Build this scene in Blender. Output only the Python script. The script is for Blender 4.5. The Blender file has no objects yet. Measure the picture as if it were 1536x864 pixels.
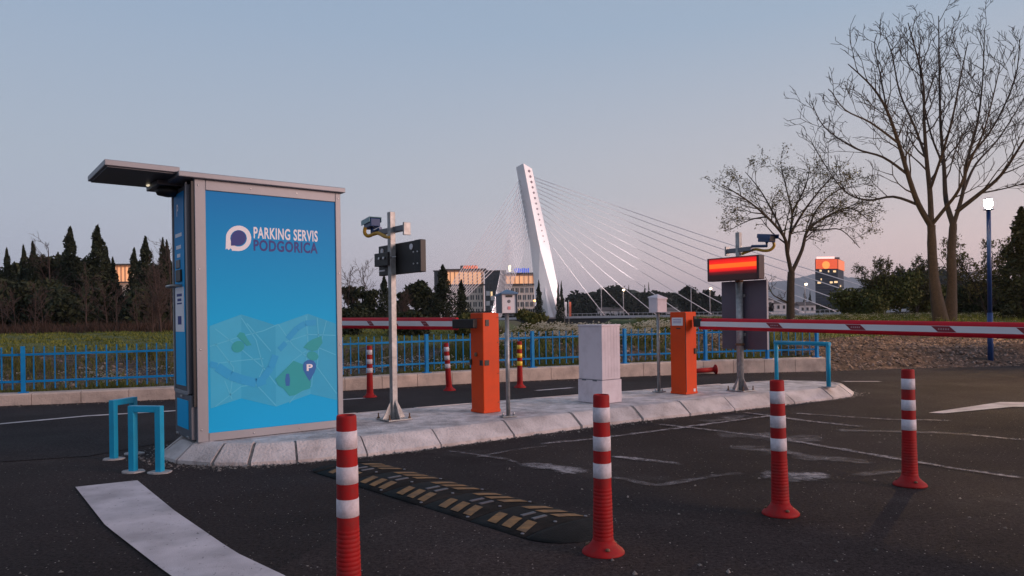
import bpy, math, random
import numpy as np
from mathutils import Vector, Matrix
rnd = random.Random(7)
S = bpy.context.scene
COL = S.collection
R = math.radians
PI = math.pi

# ------------------------------------------------------------------ camera
CAM_H = 1.115
ROLL = R(0.8)
FPX = 1100.0                       # focal length in pixels of the 1536 wide photograph
cam = bpy.data.cameras.new('camera')
cam.sensor_width = 36.0
cam.lens = 36.0 * FPX / 1536.0
cam.shift_y = 46.0 / 1536.0
cam.clip_end = 20000
cam.clip_start = 0.05
camo = bpy.data.objects.new('camera', cam)
COL.objects.link(camo)
camo.location = (0, 0, CAM_H)
camo.rotation_euler = (R(90), ROLL, 0)
S.camera = camo

# ------------------------------------------------------------------ sky, sun, exposure
SUN_EL, SUN_AZ = R(13), R(108)      # azimuth clockwise from +Y
W = bpy.data.worlds.new('World')
S.world = W
W.use_nodes = True
wn = W.node_tree
for n in list(wn.nodes):
    wn.nodes.remove(n)
def wnode(t, **k):
    n = wn.nodes.new(t)
    for a, b in k.items():
        setattr(n, a, b)
    return n
wo = wnode('ShaderNodeOutputWorld')
bgd = wnode('ShaderNodeBackground')
sky = wnode('ShaderNodeTexSky', sky_type='NISHITA')
sky.sun_disc = False
sky.sun_elevation = R(1.0)
sky.sun_rotation = SUN_AZ
sky.air_density = 1.2
sky.dust_density = 1.5
tc = wnode('ShaderNodeTexCoord')
sx = wnode('ShaderNodeSeparateXYZ')
wn.links.new(tc.outputs['Generated'], sx.inputs[0])
def ramp(stops):
    r = wnode('ShaderNodeValToRGB')
    e = r.color_ramp.elements
    while len(e) > 1:
        e.remove(e[0])
    e[0].position = stops[0][0]; e[0].color = (*stops[0][1], 1)
    for p, c in stops[1:]:
        q = e.new(p); q.color = (*c, 1)
    return r
# dusk air: blue side on the left, afterglow on the right, both fading upwards
rl = ramp([(0.0, (.30, .35, .46)), (.07, (.32, .355, .435)), (.20, (.28, .328, .40)), (.42, (.20, .275, .385)), (.8, (.185, .22, .285))])
rr = ramp([(0.0, (.80, .50, .43)), (.07, (.63, .46, .43)), (.16, (.42, .39, .40)), (.36, (.245, .31, .395)), (.8, (.19, .22, .285))])
mp = wnode('ShaderNodeMapRange')
mp.interpolation_type = 'SMOOTHSTEP'
mp.inputs['From Min'].default_value = -.75
mp.inputs['From Max'].default_value = .85
wn.links.new(sx.outputs['X'], mp.inputs['Value'])
wn.links.new(sx.outputs['Z'], rl.inputs[0]); wn.links.new(sx.outputs['Z'], rr.inputs[0])
mx = wnode('ShaderNodeMix', data_type='RGBA')
wn.links.new(mp.outputs[0], mx.inputs[0])
wn.links.new(rl.outputs[0], mx.inputs[6]); wn.links.new(rr.outputs[0], mx.inputs[7])
bgd.inputs['Strength'].default_value = 1.14
wn.links.new(mx.outputs[2], bgd.inputs['Color'])
bg2 = wnode('ShaderNodeBackground')
wn.links.new(sky.outputs[0], bg2.inputs['Color'])
bg2.inputs['Strength'].default_value = .012
add = wnode('ShaderNodeAddShader')
wn.links.new(bgd.outputs[0], add.inputs[0]); wn.links.new(bg2.outputs[0], add.inputs[1])
wn.links.new(add.outputs[0], wo.inputs['Surface'])

sl = bpy.data.lights.new('sun', 'SUN')
sl.energy = 1.7
sl.angle = R(25)
sl.color = (1.0, .66, .56)
so = bpy.data.objects.new('sun', sl)
COL.objects.link(so)
sd = Vector((math.sin(SUN_AZ) * math.cos(SUN_EL), math.cos(SUN_AZ) * math.cos(SUN_EL), math.sin(SUN_EL)))
so.rotation_euler = sd.to_track_quat('Z', 'Y').to_euler()
so.location = (20, -20, 30)

vs = S.view_settings
vs.view_transform = 'Standard'
vs.look = 'None'
vs.exposure = 0.38
vs.gamma = 1.0
vs.use_curve_mapping = False

# ------------------------------------------------------------------ measuring helpers
def uv(px, py):
    u, v = px - 768.0, py - 478.0
    return u * math.cos(ROLL) - v * math.sin(ROLL), u * math.sin(ROLL) + v * math.cos(ROLL)
def pd(px, py, Y):
    u, v = uv(px, py)
    return Vector((u / FPX * Y, Y, CAM_H - v / FPX * Y))
def gp(px, py, z=0.0):
    u, v = uv(px, py)
    Y = FPX * (CAM_H - z) / v
    return Vector((u / FPX * Y, Y, z))

# ------------------------------------------------------------------ materials
MATS = {}
def mat(name, col, rough=.6, metal=0., var=.12, scale=6., bump=0., bscale=40., emit=None, estr=0., dirt=None, dirt_amt=0., dirt_scale=2., spec=.5, coat=0.):
    if name in MATS:
        return MATS[name]
    m = bpy.data.materials.new(name)
    m.use_nodes = True
    t = m.node_tree
    b = t.nodes['Principled BSDF']
    L = t.links.new
    b.inputs['Roughness'].default_value = rough
    b.inputs['Metallic'].default_value = metal
    b.inputs['Specular IOR Level'].default_value = spec
    b.inputs['Coat Weight'].default_value = coat
    co = t.nodes.new('ShaderNodeTexCoord')
    nz = t.nodes.new('ShaderNodeTexNoise')
    nz.inputs['Scale'].default_value = scale
    nz.inputs['Detail'].default_value = 5
    L(co.outputs['Object'], nz.inputs['Vector'])
    r = t.nodes.new('ShaderNodeValToRGB')
    lo = tuple(max(0, c * (1 - var)) for c in col); hi = tuple(min(1, c * (1 + var)) for c in col)
    r.color_ramp.elements[0].position = .3; r.color_ramp.elements[0].color = (*lo, 1)
    r.color_ramp.elements[1].position = .7; r.color_ramp.elements[1].color = (*hi, 1)
    L(nz.outputs['Fac'], r.inputs[0])
    out = r.outputs[0]
    if dirt:
        n2 = t.nodes.new('ShaderNodeTexNoise'); n2.inputs['Scale'].default_value = dirt_scale; n2.inputs['Detail'].default_value = 8
        n2.inputs['Roughness'].default_value = .65
        L(co.outputs['Object'], n2.inputs['Vector'])
        r2 = t.nodes.new('ShaderNodeValToRGB')
        r2.color_ramp.elements[0].position = .45; r2.color_ramp.elements[0].color = (0, 0, 0, 1)
        r2.color_ramp.elements[1].position = .72; r2.color_ramp.elements[1].color = (dirt_amt,) * 3 + (1,)
        L(n2.outputs['Fac'], r2.inputs[0])
        mm = t.nodes.new('ShaderNodeMix'); mm.data_type = 'RGBA'
        L(r2.outputs[0], mm.inputs[0]); L(out, mm.inputs[6]); mm.inputs[7].default_value = (*dirt, 1)
        out = mm.outputs[2]
    L(out, b.inputs['Base Color'])
    if bump:
        n3 = t.nodes.new('ShaderNodeTexNoise'); n3.inputs['Scale'].default_value = bscale; n3.inputs['Detail'].default_value = 4
        L(co.outputs['Object'], n3.inputs['Vector'])
        bp = t.nodes.new('ShaderNodeBump'); bp.inputs['Strength'].default_value = bump; bp.inputs['Distance'].default_value = .02
        L(n3.outputs['Fac'], bp.inputs['Height']); L(bp.outputs[0], b.inputs['Normal'])
    if emit:
        b.inputs['Emission Color'].default_value = (*emit, 1)
        b.inputs['Emission Strength'].default_value = estr
    MATS[name] = m
    return m

def asphalt(name, base, speck=.12, patches=True):
    m = bpy.data.materials.new(name); m.use_nodes = True
    t = m.node_tree; b = t.nodes['Principled BSDF']; L = t.links.new
    co = t.nodes.new('ShaderNodeTexCoord')
    def noise(s, d=6, ro=.6):
        n = t.nodes.new('ShaderNodeTexNoise'); n.inputs['Scale'].default_value = s; n.inputs['Detail'].default_value = d
        n.inputs['Roughness'].default_value = ro; L(co.outputs['Object'], n.inputs['Vector']); return n
    def rmp(src, p0, c0, p1, c1):
        r = t.nodes.new('ShaderNodeValToRGB')
        r.color_ramp.elements[0].position = p0; r.color_ramp.elements[0].color = (*c0, 1)
        r.color_ramp.elements[1].position = p1; r.color_ramp.elements[1].color = (*c1, 1)
        L(src, r.inputs[0]); return r
    def mix(f, a, c):
        k = t.nodes.new('ShaderNodeMix'); k.data_type = 'RGBA'
        L(f, k.inputs[0]); L(a, k.inputs[6])
        if isinstance(c, tuple): k.inputs[7].default_value = (*c, 1)
        else: L(c, k.inputs[7])
        return k.outputs[2]
    big = rmp(noise(.5, 5).outputs['Fac'], .35, tuple(c * .72 for c in base), .68, tuple(c * 1.45 for c in base))
    fine = noise(48, 6, .85)
    f = rmp(fine.outputs['Fac'], .38, (.30,) * 3, .64, (1.9,) * 3)
    mu = t.nodes.new('ShaderNodeMix'); mu.data_type = 'RGBA'; mu.blend_type = 'MULTIPLY'; mu.inputs[0].default_value = 1
    L(big.outputs[0], mu.inputs[6]); L(f.outputs[0], mu.inputs[7])
    out = mu.outputs[2]
    # pale stone chips
    vo = t.nodes.new('ShaderNodeTexVoronoi'); vo.inputs['Scale'].default_value = 38; L(co.outputs['Object'], vo.inputs['Vector'])
    chips = rmp(vo.outputs['Distance'], .10, (1,) * 3, .17, (0,) * 3)
    sel = t.nodes.new('ShaderNodeSeparateColor'); L(vo.outputs['Color'], sel.inputs[0])
    pick = rmp(sel.outputs[0], .70, (0,) * 3, .95, (1,) * 3)
    m2 = t.nodes.new('ShaderNodeMath'); m2.operation = 'MULTIPLY'; L(chips.outputs[0], m2.inputs[0]); L(pick.outputs[0], m2.inputs[1])
    out = mix(m2.outputs[0], out, (speck, speck * .88, speck * .85))
    if patches:   # pale dust trodden into the surface
        ds = rmp(noise(1.1, 10, .72).outputs['Fac'], .55, (0,) * 3, .80, (.30,) * 3)
        out = mix(ds.outputs[0], out, (.15, .135, .14))
    L(out, b.inputs['Base Color'])
    rr_ = rmp(noise(.8).outputs['Fac'], .3, (.80,) * 3, .7, (.97,) * 3)
    L(rr_.outputs[0], b.inputs['Roughness'])
    b.inputs['Specular IOR Level'].default_value = .14
    bp = t.nodes.new('ShaderNodeBump'); bp.inputs['Strength'].default_value = .8; bp.inputs['Distance'].default_value = .012
    L(fine.outputs['Fac'], bp.inputs['Height']); L(bp.outputs[0], b.inputs['Normal'])
    return m

def worn_paint(name, col, lo, hi, scale=14.):
    """paint or cement dust lying on the asphalt, broken up where it has worn away"""
    m = bpy.data.materials.new(name); m.use_nodes = True
    t = m.node_tree; b = t.nodes['Principled BSDF']; L = t.links.new
    co = t.nodes.new('ShaderNodeTexCoord')
    n = t.nodes.new('ShaderNodeTexNoise'); n.inputs['Scale'].default_value = scale; n.inputs['Detail'].default_value = 10; n.inputs['Roughness'].default_value = .75
    L(co.outputs['Object'], n.inputs['Vector'])
    at = t.nodes.new('ShaderNodeAttribute'); at.attribute_name = 'edge'
    a = t.nodes.new('ShaderNodeMath'); a.operation = 'ADD'
    L(n.outputs['Fac'], a.inputs[0]); L(at.outputs['Fac'], a.inputs[1])
    r = t.nodes.new('ShaderNodeMapRange'); r.inputs['From Min'].default_value = lo; r.inputs['From Max'].default_value = hi
    L(a.outputs[0], r.inputs['Value'])
    L(r.outputs[0], b.inputs['Alpha'])
    n2 = t.nodes.new('ShaderNodeTexNoise'); n2.inputs['Scale'].default_value = 3.5; n2.inputs['Detail'].default_value = 6
    L(co.outputs['Object'], n2.inputs['Vector'])
    cr = t.nodes.new('ShaderNodeValToRGB')
    cr.color_ramp.elements[0].position = .35; cr.color_ramp.elements[0].color = (*(c * .62 for c in col), 1)
    cr.color_ramp.elements[1].position = .65; cr.color_ramp.elements[1].color = (*col, 1)
    L(n2.outputs['Fac'], cr.inputs[0]); L(cr.outputs[0], b.inputs['Base Color'])
    b.inputs['Roughness'].default_value = .75
    nb = t.nodes.new('ShaderNodeTexNoise'); nb.inputs['Scale'].default_value = 160
    L(co.outputs['Object'], nb.inputs['Vector'])
    bp = t.nodes.new('ShaderNodeBump'); bp.inputs['Strength'].default_value = .4; bp.inputs['Distance'].default_value = .005
    L(nb.outputs['Fac'], bp.inputs['Height']); L(bp.outputs[0], b.inputs['Normal'])
    return m

# ------------------------------------------------------------------ mesh builder
class MB:
    def __init__(s):
        s.v = []; s.f = []; s.sm = []
    def add(s, vs_, fs_, smooth=False, M=None):
        o = len(s.v)
        for p in vs_:
            p = Vector(p)
            s.v.append(M @ p if M is not None else p)
        for f in fs_:
            s.f.append([i + o for i in f]); s.sm.append(smooth)
    def box(s, c, d, M=None, rz=0.):
        x, y, z = d[0] / 2, d[1] / 2, d[2] / 2
        vs_ = [(a, b, e) for e in (-z, z) for b in (-y, y) for a in (-x, x)]
        A = Matrix.Translation(c) @ Matrix.Rotation(rz, 4, 'Z')
        if M is not None: A = A @ M
        s.add(vs_, [(0, 2, 3, 1), (4, 5, 7, 6), (0, 1, 5, 4), (2, 6, 7, 3), (0, 4, 6, 2), (1, 3, 7, 5)], False, A)
        return s
    def tube(s, pts, rad, n=8, cap=True, smooth=True):
        pts = [Vector(p) for p in pts]
        if not isinstance(rad, (list, tuple)): rad = [rad] * len(pts)
        o = len(s.v)
        up = None
        for i, p in enumerate(pts):
            t = (pts[min(i + 1, len(pts) - 1)] - pts[max(i - 1, 0)]).normalized()
            if up is None:
                up = Vector((0, 0, 1)) if abs(t.z) < .9 else Vector((1, 0, 0))
            a = (up - t * up.dot(t))
            if a.length < 1e-4: a = t.orthogonal()
            a.normalize(); b = t.cross(a); up = a
            for k in range(n):
                an = 2 * PI * k / n
                s.v.append(p + (a * math.cos(an) + b * math.sin(an)) * rad[i])
        for i in range(len(pts) - 1):
            for k in range(n):
                q = o + i * n
                s.f.append([q + k, q + (k + 1) % n, q + n + (k + 1) % n, q + n + k]); s.sm.append(smooth)
        if cap:
            s.f.append([o + k for k in range(n)][::-1]); s.sm.append(False)
            q = o + (len(pts) - 1) * n
            s.f.append([q + k for k in range(n)]); s.sm.append(False)
        return s
    def lathe(s, prof, n=24, M=None, smooth=True, cap=True):
        vs_ = []; fs_ = []
        for r, z in prof:
            for k in range(n):
                a = 2 * PI * k / n
                vs_.append((r * math.cos(a), r * math.sin(a), z))
        for i in range(len(prof) - 1):
            for k in range(n):
                fs_.append((i * n + k, i * n + (k + 1) % n, (i + 1) * n + (k + 1) % n, (i + 1) * n + k))
        s.add(vs_, fs_, smooth, M)
        if cap:
            o = len(s.v) - len(vs_)
            s.f.append([o + k for k in range(n)][::-1]); s.sm.append(False)
            s.f.append([o + (len(prof) - 1) * n + k for k in range(n)]); s.sm.append(False)
        return s
    def prism(s, poly, lo, hi, M=None):
        n = len(poly)
        vs_ = [(p[0], p[1], lo) for p in poly] + [(p[0], p[1], hi) for p in poly]
        fs_ = [list(range(n))[::-1], list(range(n, 2 * n))] + [(i, (i + 1) % n, n + (i + 1) % n, n + i) for i in range(n)]
        s.add(vs_, fs_, False, M)
        return s
    def build(s, name, m, parent=None, bevel=0., loc=None):
        me = bpy.data.meshes.new(name)
        me.from_pydata([tuple(p) for p in s.v], [], s.f)
        me.polygons.foreach_set('use_smooth', s.sm)
        me.materials.append(m)
        me.update()
        o = bpy.data.objects.new(name, me)
        COL.objects.link(o)
        if parent is not None: o.parent = parent
        if loc is not None: o.location = loc
        if bevel:
            b = o.modifiers.new('bevel', 'BEVEL'); b.width = bevel; b.segments = 2; b.limit_method = 'ANGLE'; b.angle_limit = R(40)
        return o

def fastmesh(name, verts, quads, m, parent=None, mats=None, idx=None):
    me = bpy.data.meshes.new(name)
    verts = np.asarray(verts, dtype=np.float32); quads = np.asarray(quads, dtype=np.int32)
    nv, nq, k = len(verts), len(quads), quads.shape[1]
    me.vertices.add(nv); me.vertices.foreach_set('co', verts.ravel())
    me.loops.add(nq * k); me.loops.foreach_set('vertex_index', quads.ravel())
    me.polygons.add(nq); me.polygons.foreach_set('loop_start', np.arange(0, nq * k, k, dtype=np.int32))
    for q in (mats or [m]): me.materials.append(q)
    if idx is not None: me.polygons.foreach_set('material_index', np.asarray(idx, dtype=np.int32))
    me.update(calc_edges=True)
    me.validate()
    o = bpy.data.objects.new(name, me); COL.objects.link(o)
    if parent is not None: o.parent = parent
    return o

def tag(o, label, cat, group=None, kind=None):
    o['label'] = label; o['category'] = cat
    if group: o['group'] = group
    if kind: o['kind'] = kind
    return o
def thing(name, label, cat, loc=(0, 0, 0), rz=0., group=None):
    o = bpy.data.objects.new(name, None); COL.objects.link(o)
    o.location = loc; o.rotation_euler = (0, 0, rz); o.empty_display_size = .1
    return tag(o, label, cat, group)
def struct(o):
    o['kind'] = 'structure'; return o
def kids(o):
    return [c for c in COL.objects if c.parent == o]
def dup(o, loc=None, rz=None, parent=None, label=None, scale=None, name=None):
    c = o.copy(); COL.objects.link(c)
    if parent is not None: c.parent = parent
    if loc is not None: c.location = loc
    if rz is not None: c.rotation_euler = (0, 0, rz)
    if scale is not None: c.scale = scale
    if label: c['label'] = label
    for k in kids(o):
        dup(k, parent=c)
    return c

# ------------------------------------------------------------------ shared materials
M_concrete = mat('island_concrete', (.60, .55, .56), .85, var=.28, scale=7, bump=.7, bscale=45, dirt=(.16, .14, .14), dirt_amt=.8, dirt_scale=3.2)
M_kerb = mat('kerb_concrete', (.62, .56, .56), .8, var=.22, scale=9, bump=.6, bscale=50, dirt=(.15, .12, .115), dirt_amt=.85, dirt_scale=4.5)
M_wallc = mat('wall_concrete', (.52, .42, .37), .85, var=.15, scale=4, bump=.5, bscale=50, dirt=(.16, .13, .12), dirt_amt=.6, dirt_scale=3)
M_mortar = mat('mortar', (.25, .23, .225), .95, var=.3, scale=30, bump=.9, bscale=90)
M_alu = mat('aluminium', (.27, .275, .305), .5, .4, var=.05, scale=3, bump=.04, bscale=20)
M_darkgrey = mat('dark_grey_metal', (.075, .08, .10), .45, .3, var=.1, scale=4)
M_midgrey = mat('mid_grey_metal', (.14, .15, .18), .45, .35, var=.08, scale=4)
M_galv = mat('galvanised_steel', (.33, .34, .35), .5, .6, var=.25, scale=22, bump=.05, bscale=60, dirt=(.28, .24, .21), dirt_amt=.45, dirt_scale=9)
M_orange = mat('orange_paint', (.66, .060, .006), .5, 0, var=.05, scale=2.5, bump=.04, bscale=160, dirt=(.30, .05, .02), dirt_amt=.35, dirt_scale=5, spec=.25)
M_black = mat('black_plastic', (.012, .012, .014), .5, 0, var=.2, scale=10)
M_red = mat('red_paint', (.58, .006, .022), .5, 0, var=.06, scale=4, spec=.25, dirt=(.2, .02, .03), dirt_amt=.4, dirt_scale=5)
M_white = mat('white_sheet', (.70, .68, .72), .4, 0, var=.04, scale=4)
M_rubberred = mat('red_rubber', (.32, .006, .008), .65, 0, var=.14, scale=9, dirt=(.13, .03, .028), dirt_amt=.6, dirt_scale=14, bump=.05, spec=.25)
M_reflect = mat('reflective_sheet', (.62, .57, .63), .6, 0, var=.10, scale=60, bump=.25, bscale=220, dirt=(.30, .24, .26), dirt_amt=.6, dirt_scale=11)
M_yellow = mat('yellow_sheet', (.80, .50, .03), .4)
M_cyan = mat('cyan_paint', (.012, .30, .52), .33, 0, var=.07, scale=5, bump=.04, dirt=(.03, .16, .24), dirt_amt=.3, dirt_scale=9, spec=.3)
M_fence = mat('fence_blue_paint', (.003, .19, .47), .6, 0, var=.15, scale=6, spec=.2)
M_lampblue = mat('lamp_post_blue', (.012, .045, .16), .4, .1, var=.1)
M_camblue = mat('camera_blue', (.012, .045, .15), .4)
M_teal = mat('camera_shell', (.10, .24, .30), .35)
M_yhose = mat('yellow_hose', (.55, .30, .025), .5)
M_lilac = mat('cabinet_paint', (.68, .61, .66), .55, 0, var=.05, scale=2, dirt=(.42, .35, .38), dirt_amt=.6, dirt_scale=3.5, spec=.25)
M_bark = mat('bark', (.026, .020, .018), .9, var=.35, scale=14, bump=.8, bscale=30)
M_barkp = mat('pale_bark', (.030, .022, .018), .9, var=.35, scale=14, bump=.8, bscale=30)
M_rubber = mat('black_rubber', (.008, .0085, .0095), .8, spec=.15, var=.2, scale=12, bump=.3, bscale=90, dirt=(.035, .032, .032), dirt_amt=.5, dirt_scale=6)
M_ripstripe = mat('bump_yellow', (.23, .115, .034), .7, var=.3, scale=25, dirt=(.05, .04, .035), dirt_amt=.75, dirt_scale=16)
M_bolt = mat('bolt_steel', (.5, .5, .52), .3, .8)
M_rust = mat('rusty_cap', (.16, .09, .055), .7, .3, var=.3, scale=20)

# ------------------------------------------------------------------ terrain
KERB = [(-60, 3.5), (-30, 7.0), (-14, 9.1), (-7.1, 10.17), (-6.1, 10.45), (-4.93, 10.78), (-3.8, 11.2), (-2.7, 11.73), (-1.47, 12.4), (-.3, 12.9), (1.1, 13.38), (2.0, 13.68), (3.9, 14.15), (6.12, 14.33)]
EDGE = KERB + [(8.0, 14.75), (10.3, 15.0), (16, 15.2), (60, 15.5)]
EX = np.array([p[0] for p in EDGE]); EY = np.array([p[1] for p in EDGE])
def edge_y(x): return np.interp(x, EX, EY)
PL = np.array([(-1e3, -.03), (.15, -.03), (.32, .10), (1, .10), (3.0, -.45), (5, -.75), (9, -.5), (17, .33), (28, .58), (60, .70), (150, .7), (400, .2), (1e4, -1)])
PM = np.array([(-1e3, -.03), (.15, -.03), (.32, .14), (.8, .13), (2.0, .12), (3.6, .48), (5.2, .72), (8, .70), (14, .45), (24, .0), (40, -1.0), (400, -1), (1e4, -1)])
PR = np.array([(-1e3, -.03), (-.05, -.03), (.25, .0), (1.3, .36), (2.6, .46), (6, .80), (12, .90), (35, .95), (60, -1), (400, -1), (1e4, -1)])
def ss(a, b, x):
    t = np.clip((x - a) / (b - a), 0, 1); return t * t * (3 - 2 * t)
def bumps(x, y):
    return (np.sin(x * 1.3 + np.sin(y * .9) * 1.7) * np.cos(y * 1.1 + x * .35) * .5 + np.sin(x * 2.9 + y * 2.3) * .22 + np.sin(x * 6.1 - y * 5.2) * .1)
def terr(x, y):
    x = np.asarray(x, float); y = np.asarray(y, float)
    d = y - edge_y(x)
    l = np.interp(d, PL[:, 0], PL[:, 1]); m_ = np.interp(d, PM[:, 0], PM[:, 1]); r = np.interp(d, PR[:, 0], PR[:, 1])
    w1 = ss(-4.5, 1.0, x - d * .02); w2 = ss(5.9, 6.5, x)
    z = l * (1 - w1) + m_ * w1
    z = z * (1 - w2) + r * w2
    amp = .09 * ss(.9, 3, d) * (1 - w2) + .10 * ss(.3, 2, d) * w2
    amp = amp + .12 * ss(25, 45, d)
    return z + bumps(x, y) * amp * (d < 200)
xs = np.unique(np.concatenate([np.arange(-14, 14.01, .2), np.arange(-40, 40.01, 1.), np.linspace(-120, 120, 61), np.linspace(-9000, 9000, 41)]))
ys = np.unique(np.concatenate([[-60, -10, 0], np.arange(8, 26, .2), np.arange(26, 80, 1.), np.linspace(80, 400, 33), np.linspace(400, 9000, 30)]))
GX, GY = np.meshgrid(xs, ys)
GZ = terr(GX, GY)
V = np.stack([GX, GY, GZ], -1).reshape(-1, 3)
nx, ny = len(xs), len(ys)
I = (np.arange(ny - 1)[:, None] * nx + np.arange(nx - 1)[None, :]).ravel()
Q = np.stack([I, I + 1, I + 1 + nx, I + nx], -1)
def ground_mat():
    m = bpy.data.materials.new('ground'); m.use_nodes = True
    t = m.node_tree; b = t.nodes['Principled BSDF']; L = t.links.new
    co = t.nodes.new('ShaderNodeTexCoord')
    def noise(s, d=8):
        n = t.nodes.new('ShaderNodeTexNoise'); n.inputs['Scale'].default_value = s; n.inputs['Detail'].default_value = d
        L(co.outputs['Object'], n.inputs['Vector']); return n
    at = t.nodes.new('ShaderNodeAttribute'); at.attribute_name = 'green'
    g = t.nodes.new('ShaderNodeValToRGB')
    e = g.color_ramp.elements
    e[0].position = .3; e[0].color = (.030, .045, .010, 1); e[1].position = .7; e[1].color = (.105, .125, .028, 1)
    L(noise(1.6).outputs['Fac'], g.inputs[0])
    s = t.nodes.new('ShaderNodeValToRGB'); e = s.color_ramp.elements
    e[0].position = .36; e[0].color = (.022, .014, .010, 1); e[1].position = .72; e[1].color = (.17, .11, .08, 1)
    q = e.new(.52); q.color = (.062, .037, .027, 1)
    L(noise(5).outputs['Fac'], s.inputs[0])
    n = noise(2.2)
    a = t.nodes.new('ShaderNodeMath'); a.operation = 'ADD'; L(at.outputs['Fac'], a.inputs[0]); L(n.outputs['Fac'], a.inputs[1])
    mr = t.nodes.new('ShaderNodeMapRange'); mr.inputs['From Min'].default_value = .9; mr.inputs['From Max'].default_value = 1.1; L(a.outputs[0], mr.inputs['Value'])
    k = t.nodes.new('ShaderNodeMix'); k.data_type = 'RGBA'; L(mr.outputs[0], k.inputs[0]); L(s.outputs[0], k.inputs[6]); L(g.outputs[0], k.inputs[7])
    L(k.outputs[2], b.inputs['Base Color'])
    b.inputs['Roughness'].default_value = .95
    bp = t.nodes.new('ShaderNodeBump'); bp.inputs['Strength'].default_value = .8; bp.inputs['Distance'].default_value = .06
    L(noise(9, 12).outputs['Fac'], bp.inputs['Height']); L(bp.outputs[0], b.inputs['Normal'])
    return m
ground = fastmesh('ground', V, Q, ground_mat())
struct(ground)
def greenness(x, y):
    d = y - edge_y(x)
    l = ss(14, 17, d) * .9 + (1 - ss(1.2, 2.4, d)) * .4
    mm = ss(4.6, 5.6, d) * .8 + (1 - ss(.6, 1.2, d)) * .2
    r = ss(2.4, 4.2, d) * .75
    w1 = ss(-4.5, 1.0, x); w2 = ss(5.9, 6.5, x)
    z = l * (1 - w1) + mm * w1
    z = z * (1 - w2) + r * w2
    return z * (1 - w2 * 0) - .3 * ss(90, 130, d)
ga = ground.data.attributes.new('green', 'FLOAT', 'POINT')
ga.data.foreach_set('value', greenness(V[:, 0], V[:, 1]).astype(np.float32))

# asphalt: one sheet up to the far kerb
bm = MB()
pts = [(-60, -30)] + [(60, -30)] + [(p[0], p[1] + .04) for p in EDGE[::-1]]
bm.add([(x, y, 0) for x, y in pts], [list(range(len(pts)))])
M_asph = asphalt('asphalt_coarse', (.025, .0195, .0205), .40)
struct(bm.build('road', M_asph))
pt = [gp(668, 742), gp(560, 782), gp(470, 824), gp(400, 862), gp(300, 940), gp(900, 1500), gp(2300, 1500), gp(2300, 760), gp(1500, 775), gp(1150, 790), gp(900, 765), gp(760, 748)]
pb = MB(); pb.add([(p.x, p.y, .003) for p in pt], [list(range(len(pt)))])
struct(pb.build('road_patch', asphalt('asphalt_patch', (.032, .0245, .0255), .42)))
# smoother running lane behind the island
lane = MB()
back = [(-3.6, 6.2), (-2.9, 7.6), (0, 9.3), (2.4, 10.7), (4.8, 11.6), (9, 12.6), (20, 13.4)]
near = [(-30, 4.0), (-10, 5.1), (-6, 5.55), (-4.2, 6.0)] + back
far = [(20, 15.0), (10, 14.75), (6.1, 14.1), (3.9, 13.9), (2.0, 13.45), (-.3, 12.65), (-1.47, 12.15), (-2.7, 11.5), (-3.8, 10.97), (-4.93, 10.55), (-7.1, 9.95), (-14, 8.9), (-30, 6.8)]
pp = near + far
lane.add([(x, y, .004) for x, y in pp], [list(range(len(pp)))])
struct(lane.build('road_lane', asphalt('asphalt_smooth', (.024, .0205, .0235), .16, patches=False)))

# ------------------------------------------------------------------ markings
def ribbon(name, m, pts, width, z=.008, seg=.12, jitter=0., soft=True, taper=True):
    """strip of paint along ground points; the point attribute 'edge' fades its rims"""
    pts = [Vector((p[0], p[1], 0)) for p in pts]
    P = []
    for a, b in zip(pts[:-1], pts[1:]):
        n = max(1, int((b - a).length / seg))
        P += [a.lerp(b, i / n) for i in range(n)]
    P.append(pts[-1])
    vs_, fs_, ed = [], [], []
    N = len(P)
    cols = [-.5, -.36, -.16, .16, .36, .5]
    for i, p in enumerate(P):
        t = (P[min(i + 1, N - 1)] - P[max(i - 1, 0)]).normalized()
        s = Vector((-t.y, t.x, 0))
        w = width * (1 + rnd.uniform(-jitter, jitter))
        off = rnd.uniform(-jitter, jitter) * width * .3
        for c in cols:
            q = p + s * (c * w + off)
            vs_.append((q.x, q.y, z))
            e = {.5: -.5, .36: -.22, .16: -.02}[abs(c)] + rnd.uniform(-.08, .08) if soft else 0
            if taper and i in (0, N - 1): e -= .4
            ed.append(e)
    for i in range(N - 1):
        for c in range(5):
            fs_.append((i * 6 + c, i * 6 + c + 1, (i + 1) * 6 + c + 1, (i + 1) * 6 + c))
    me = bpy.data.meshes.new(name); me.from_pydata(vs_, [], fs_); me.materials.append(m)
    a = me.attributes.new('edge', 'FLOAT', 'POINT'); a.data.foreach_set('value', ed)
    o = bpy.data.objects.new(name, me); COL.objects.link(o)
    return struct(o)
M_line = worn_paint('road_paint', (.60, .55, .58), .10, .30, 22)
M_fresh = worn_paint('road_paint_fresh', (.56, .51, .55), .32, .40, 38)
M_chalk = worn_paint('cement_dust', (.46, .41, .43), .30, .68, 18)
M_chalk2 = worn_paint('faint_cement_dust', (.27, .24, .25), .34, .80, 14)
G = gp
bs = [G(113, 732), G(158, 790), G(235, 850), G(258, 868), G(330, 905)]
be = [G(206, 722), G(262, 768), G(352, 830), G(432, 868), G(500, 905)]
bm = MB()
edn = 14
def along(P, n):
    P = [Vector(p) for p in P]; L_ = [0]
    for a, b in zip(P[:-1], P[1:]): L_.append(L_[-1] + (b - a).length)
    out = []
    for i in range(n + 1):
        s = L_[-1] * i / n
        for j in range(len(P) - 1):
            if s <= L_[j + 1] + 1e-9:
                out.append(P[j].lerp(P[j + 1], (s - L_[j]) / (L_[j + 1] - L_[j]))); break
    return out
A_, B_ = along(bs, edn), along(be, edn)
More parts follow.
